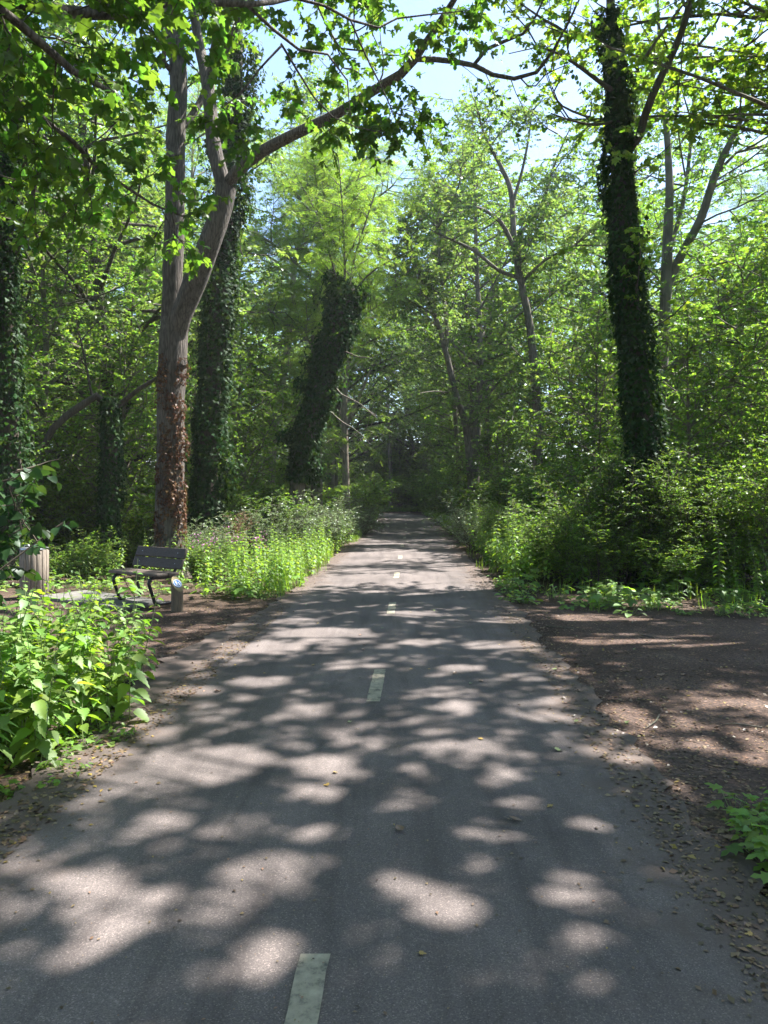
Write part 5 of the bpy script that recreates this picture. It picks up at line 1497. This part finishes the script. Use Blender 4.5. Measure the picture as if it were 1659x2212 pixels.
for (t0, t1, z, nm) in ((-.015, -.20, .435, 'seat'), (-.215, -.40, .435, 'seat')):
    b = Buf(); box(b, bench_pt(0, (t0 + t1) / 2, z), U2 * HL, N2 * abs(t1 - t0) / 2, UP * .021, 0, .007)
    obj('seat_plank', b.mesh('seat_plank', M['seat_wood']), t)
bk0, bk1 = np.array((-.455, .43)), np.array((-.585, .765))
dirb = bk1 - bk0; dirb = dirb / np.linalg.norm(dirb)
for k, s0 in enumerate((.045, .205)):
    c2 = bk0 + dirb * (s0 + .074)
    upv = N2 * dirb[0] + UP * dirb[1]; nv = N2 * dirb[1] - UP * dirb[0]
    b = Buf(); box(b, bench_pt(0, c2[0], c2[1]) + nv * .042, U2 * HL, upv * .074, nv * .018, 0, .006)
    pk = obj('backrest_plank', b.mesh('backrest_plank', M['bench_wood']), t)
    for e in (-1, 1):
        q = Buf(); c = bench_pt(e * .40, c2[0], c2[1]) + nv * .061
        tube(q, [c - nv * .002, c + nv * .0025], [.006, .005], 8, 0)
        obj('screw', q.mesh('screw', M['galv']), pk)
for e in (-1, 1):
    a = e * .40
    prof = [(-.44, .385), (-.25, .39), (-.08, .392), (-.02, .375), (.005, .33), (-.01, .27), (-.075, .10), (-.095, .045), (-.15, .018), (-.28, .015), (-.40, .018), (-.445, .05), (-.44, .12), (-.405, .25), (-.40, .34), (-.42, .385)]
    b = Buf(); q, r = spline([bench_pt(a, x, z) for x, z in prof], [.024] * len(prof), 60)
    tube(b, q, r, 10, 0)
    obj('leg_frame', b.mesh('leg_frame', M['black_steel'], True), t)
    b = Buf(); q, r = spline([bench_pt(a, x, z) for x, z in ((-.30, .405), (-.38, .41), (-.445, .46), (-.50, .585), (-.575, .765))], [.023] * 5, 24)
    tube(b, q, r, 10, 0)
    obj('backrest_support', b.mesh('backrest_support', M['black_steel'], True), t)

A0 = np.array((-3.64, 9.74, 0.)); b = Buf()
cpad = A0 - U2 * 1.0 - N2 * .40
box(b, cpad + UP * .03, U2 * 1.0, N2 * .40, UP * .032, 0, .012)
tag(obj('concrete_slab', b.mesh('concrete_slab', M['concrete'])), 'pale concrete slab in front of the bench', 'slab')

# litter bin of upright grey planks with a steel lid
t = thing('litter_bin', 'grey plank litter bin with a thin steel lid left of the bench', 'bin', (-5.42, 11.0, 0))
t.rotation_euler = (0, 0, rad(24))
n = 16; R = .195
for k in range(n):
    a = k * 2 * math.pi / n
    c = np.array((math.cos(a), math.sin(a), 0)); tg_ = np.array((-math.sin(a), math.cos(a), 0))
    b = Buf(); hh = .345 + .006 * math.sin(k * 5.1)
    box(b, c * R + UP * (.06 + hh), tg_ * .0355, c * .011, UP * hh, 0, .003)
    obj('plank', b.mesh('plank', M['grey_wood']), t)
b = Buf()
for z in (.2, .6): tube(b, [np.array((math.cos(x), math.sin(x), 0)) * (R - .017) + UP * z for x in np.linspace(0, 2 * math.pi, 33)], [.007] * 33, 6, 0, cap=False)
tube(b, [(0, 0, 0), (0, 0, .06)], [.14, .14], 20, 0)
tube(b, [(0, 0, .075), (0, 0, .70)], [.16, .165], 24, 0)
obj('frame', b.mesh('frame', M['black_steel']), t)
b = Buf(); tube(b, [(0, 0, .765), (0, 0, .785), (0, 0, .792)], [.202, .202, .185], 32, 0)
lid = obj('lid', b.mesh('lid', M['galv']), t)
for (px, py, w_) in ((-.10, -.1, .035), (.05, -.06, .045)):
    b = Buf(); tube(b, [(px - w_, py, .788), (px - w_, py, .835), (px + w_, py, .835), (px + w_, py, .788)], [.006] * 4, 6, 0)
    obj('handle', b.mesh('handle', M['galv']), lid)

# short round post, sawn off at a slant, with a footpath sign on the cut
PB = np.array((-2.86, 9.81, 0.01)); R = .080
t = thing('signpost', 'short round wooden post with blue footpath sign on its slanted top, beside the bench', 'post', tuple(PB))
down = nz(np.array((.80, -.60, 0)))          # the low side of the cut
slope = 1.25; zc = .37
b = Buf(); ns = 40; rng = rs(71)
ang = np.linspace(0, 2 * math.pi, ns, endpoint=False)
ring = np.stack([np.cos(ang), np.sin(ang), np.zeros(ns)], 1) * (R * (1 + .012 * np.sin(ang * 7) + rng.normal(0, .006, ns)))[:, None]
top = ring + UP * (zc - slope * (ring @ down))[:, None]
levels = [ring * 1.03 + UP * -.05, ring * 1.01 + UP * .12, ring * 1.0 + UP * .24, top - UP * .006]
v = np.concatenate(levels); fs = []
for L in range(3):
    for k in range(ns): fs.append((L * ns + k, L * ns + (k + 1) % ns, (L + 1) * ns + (k + 1) % ns, (L + 1) * ns + k))
b.add(v, fs)
obj('shaft', b.mesh('shaft', M['post_wood'], True), t)
pn = nz(UP + down * slope)                    # normal of the cut
pu = nz(np.cross(UP, pn)); pv = np.cross(pn, pu)
b = Buf()
ins = top * np.array((.94, .94, 1)); ins = ring * .93 + UP * (zc - slope * (ring * .93 @ down))[:, None] + pn * .003
b.add(np.concatenate([top - UP * .006, ins]), [(k, (k + 1) % ns, ns + (k + 1) % ns, ns + k) for k in range(ns)])
b.add(ins, [tuple(range(ns))])
obj('cut_face', b.mesh('cut_face', M['cut_wood']), t)
cc = UP * zc + pn * .004
def disc(buf, r0_, r1_, h0, h1, n=36, mat=0):
    a = np.linspace(0, 2 * math.pi, n, endpoint=False)
    rim = pu * np.cos(a)[:, None] + pv * np.sin(a)[:, None]
    lo, hi = cc + rim * r1_ + pn * h0, cc + rim * r1_ + pn * h1
    buf.add(np.concatenate([lo, hi]), [(k, (k + 1) % n, n + (k + 1) % n, n + k) for k in range(n)], mat)
    if r0_ > 0:
        inn = cc + rim * r0_ + pn * h1
        buf.add(np.concatenate([hi, inn]), [(k, (k + 1) % n, n + (k + 1) % n, n + k) for k in range(n)], mat)
    else:
        buf.add(hi, [tuple(range(n))], mat)
S = .067
b = Buf(); disc(b, 0, S, 0, .004)
sg = obj('sign_plate', b.mesh('sign_plate', M['sign_blue']), t)
b = Buf(); disc(b, S * .80, S * .90, .004, .0055)
obj('sign_ring', b.mesh('sign_ring', M['sign_white']), sg)
# the figures: an adult leading a child
pvv = pv if pv[2] > 0 else -pv
b = Buf()
puu = pu if pu[0] > 0 else -pu
def sp2(x, y, h=.0062): return cc + puu * x * S + pvv * y * S + pn * h
def limb2(pts, w):
    for (x0, y0), (x1, y1) in zip(pts[:-1], pts[1:]):
        d = np.array((x1 - x0, y1 - y0)); d = d / (np.linalg.norm(d) + 1e-9); nn = np.array((-d[1], d[0])) * w
        e = d * w * .6
        qd = [(x0 - e[0] + nn[0], y0 - e[1] + nn[1]), (x0 - e[0] - nn[0], y0 - e[1] - nn[1]), (x1 + e[0] - nn[0], y1 + e[1] - nn[1]), (x1 + e[0] + nn[0], y1 + e[1] + nn[1])]
        limb2.k += 1; hh = .0058 + .00015 * limb2.k
        lo = [sp2(x, y, .004) for x, y in qd]; hi = [sp2(x, y, hh) for x, y in qd]
        b.add(lo + hi, [(4, 5, 6, 7), (0, 1, 5, 4), (1, 2, 6, 5), (2, 3, 7, 6), (3, 0, 4, 7)])
limb2.k = 0
def head(x, y, r):
    a = np.linspace(0, 2 * math.pi, 14, endpoint=False)
    b.add([sp2(x + r * math.cos(q), y + r * math.sin(q), .0075) for q in a], [tuple(range(14))])
ox = -.22
head(ox + .0, .50, .085)
limb2([(ox, .36), (ox + .02, .0)], .11); limb2([(ox - .02, .02), (ox - .14, -.30), (ox - .20, -.60)], .06); limb2([(ox + .04, .02), (ox + .12, -.28), (ox + .18, -.60)], .06)
limb2([(ox - .08, .34), (ox - .20, .10)], .045); limb2([(ox + .08, .34), (ox + .22, .12), (ox + .38, .02)], .042)
cx = .33
head(cx, .16, .07); limb2([(cx, .05), (cx, -.20)], .08); limb2([(cx - .02, -.2), (cx - .10, -.58)], .045); limb2([(cx + .03, -.2), (cx + .14, -.55)], .045)
limb2([(cx - .05, .03), (cx - .16, .0)], .035); limb2([(cx + .05, .03), (cx + .20, -.12)], .035)
obj('sign_figures', b.mesh('sign_figures', M['sign_white']), sg)

# ------------------------------------------------------------------ thin haze volume, added to lift the dark and far tones
m, nt, N, Lk = new_mat('haze')
out = node(nt, 'ShaderNodeOutputMaterial'); pv_ = node(nt, 'ShaderNodeVolumePrincipled')
pv_.inputs['Color'].default_value = (.93, .96, 1.0, 1); pv_.inputs['Density'].default_value = .0007; pv_.inputs['Anisotropy'].default_value = .3
Lk.new(pv_.outputs[0], out.inputs['Volume'])
b = Buf(); box(b, (0, 60, 14), (800, 0, 0), (0, 800, 0), (0, 0, 16))
tag(obj('haze', b.mesh('haze', m)), 'thin haze added to lift the dark tones of the wood', 'haze', kind='stuff')
cy.volume_bounces = 0
cy.volume_step_rate = 4.0
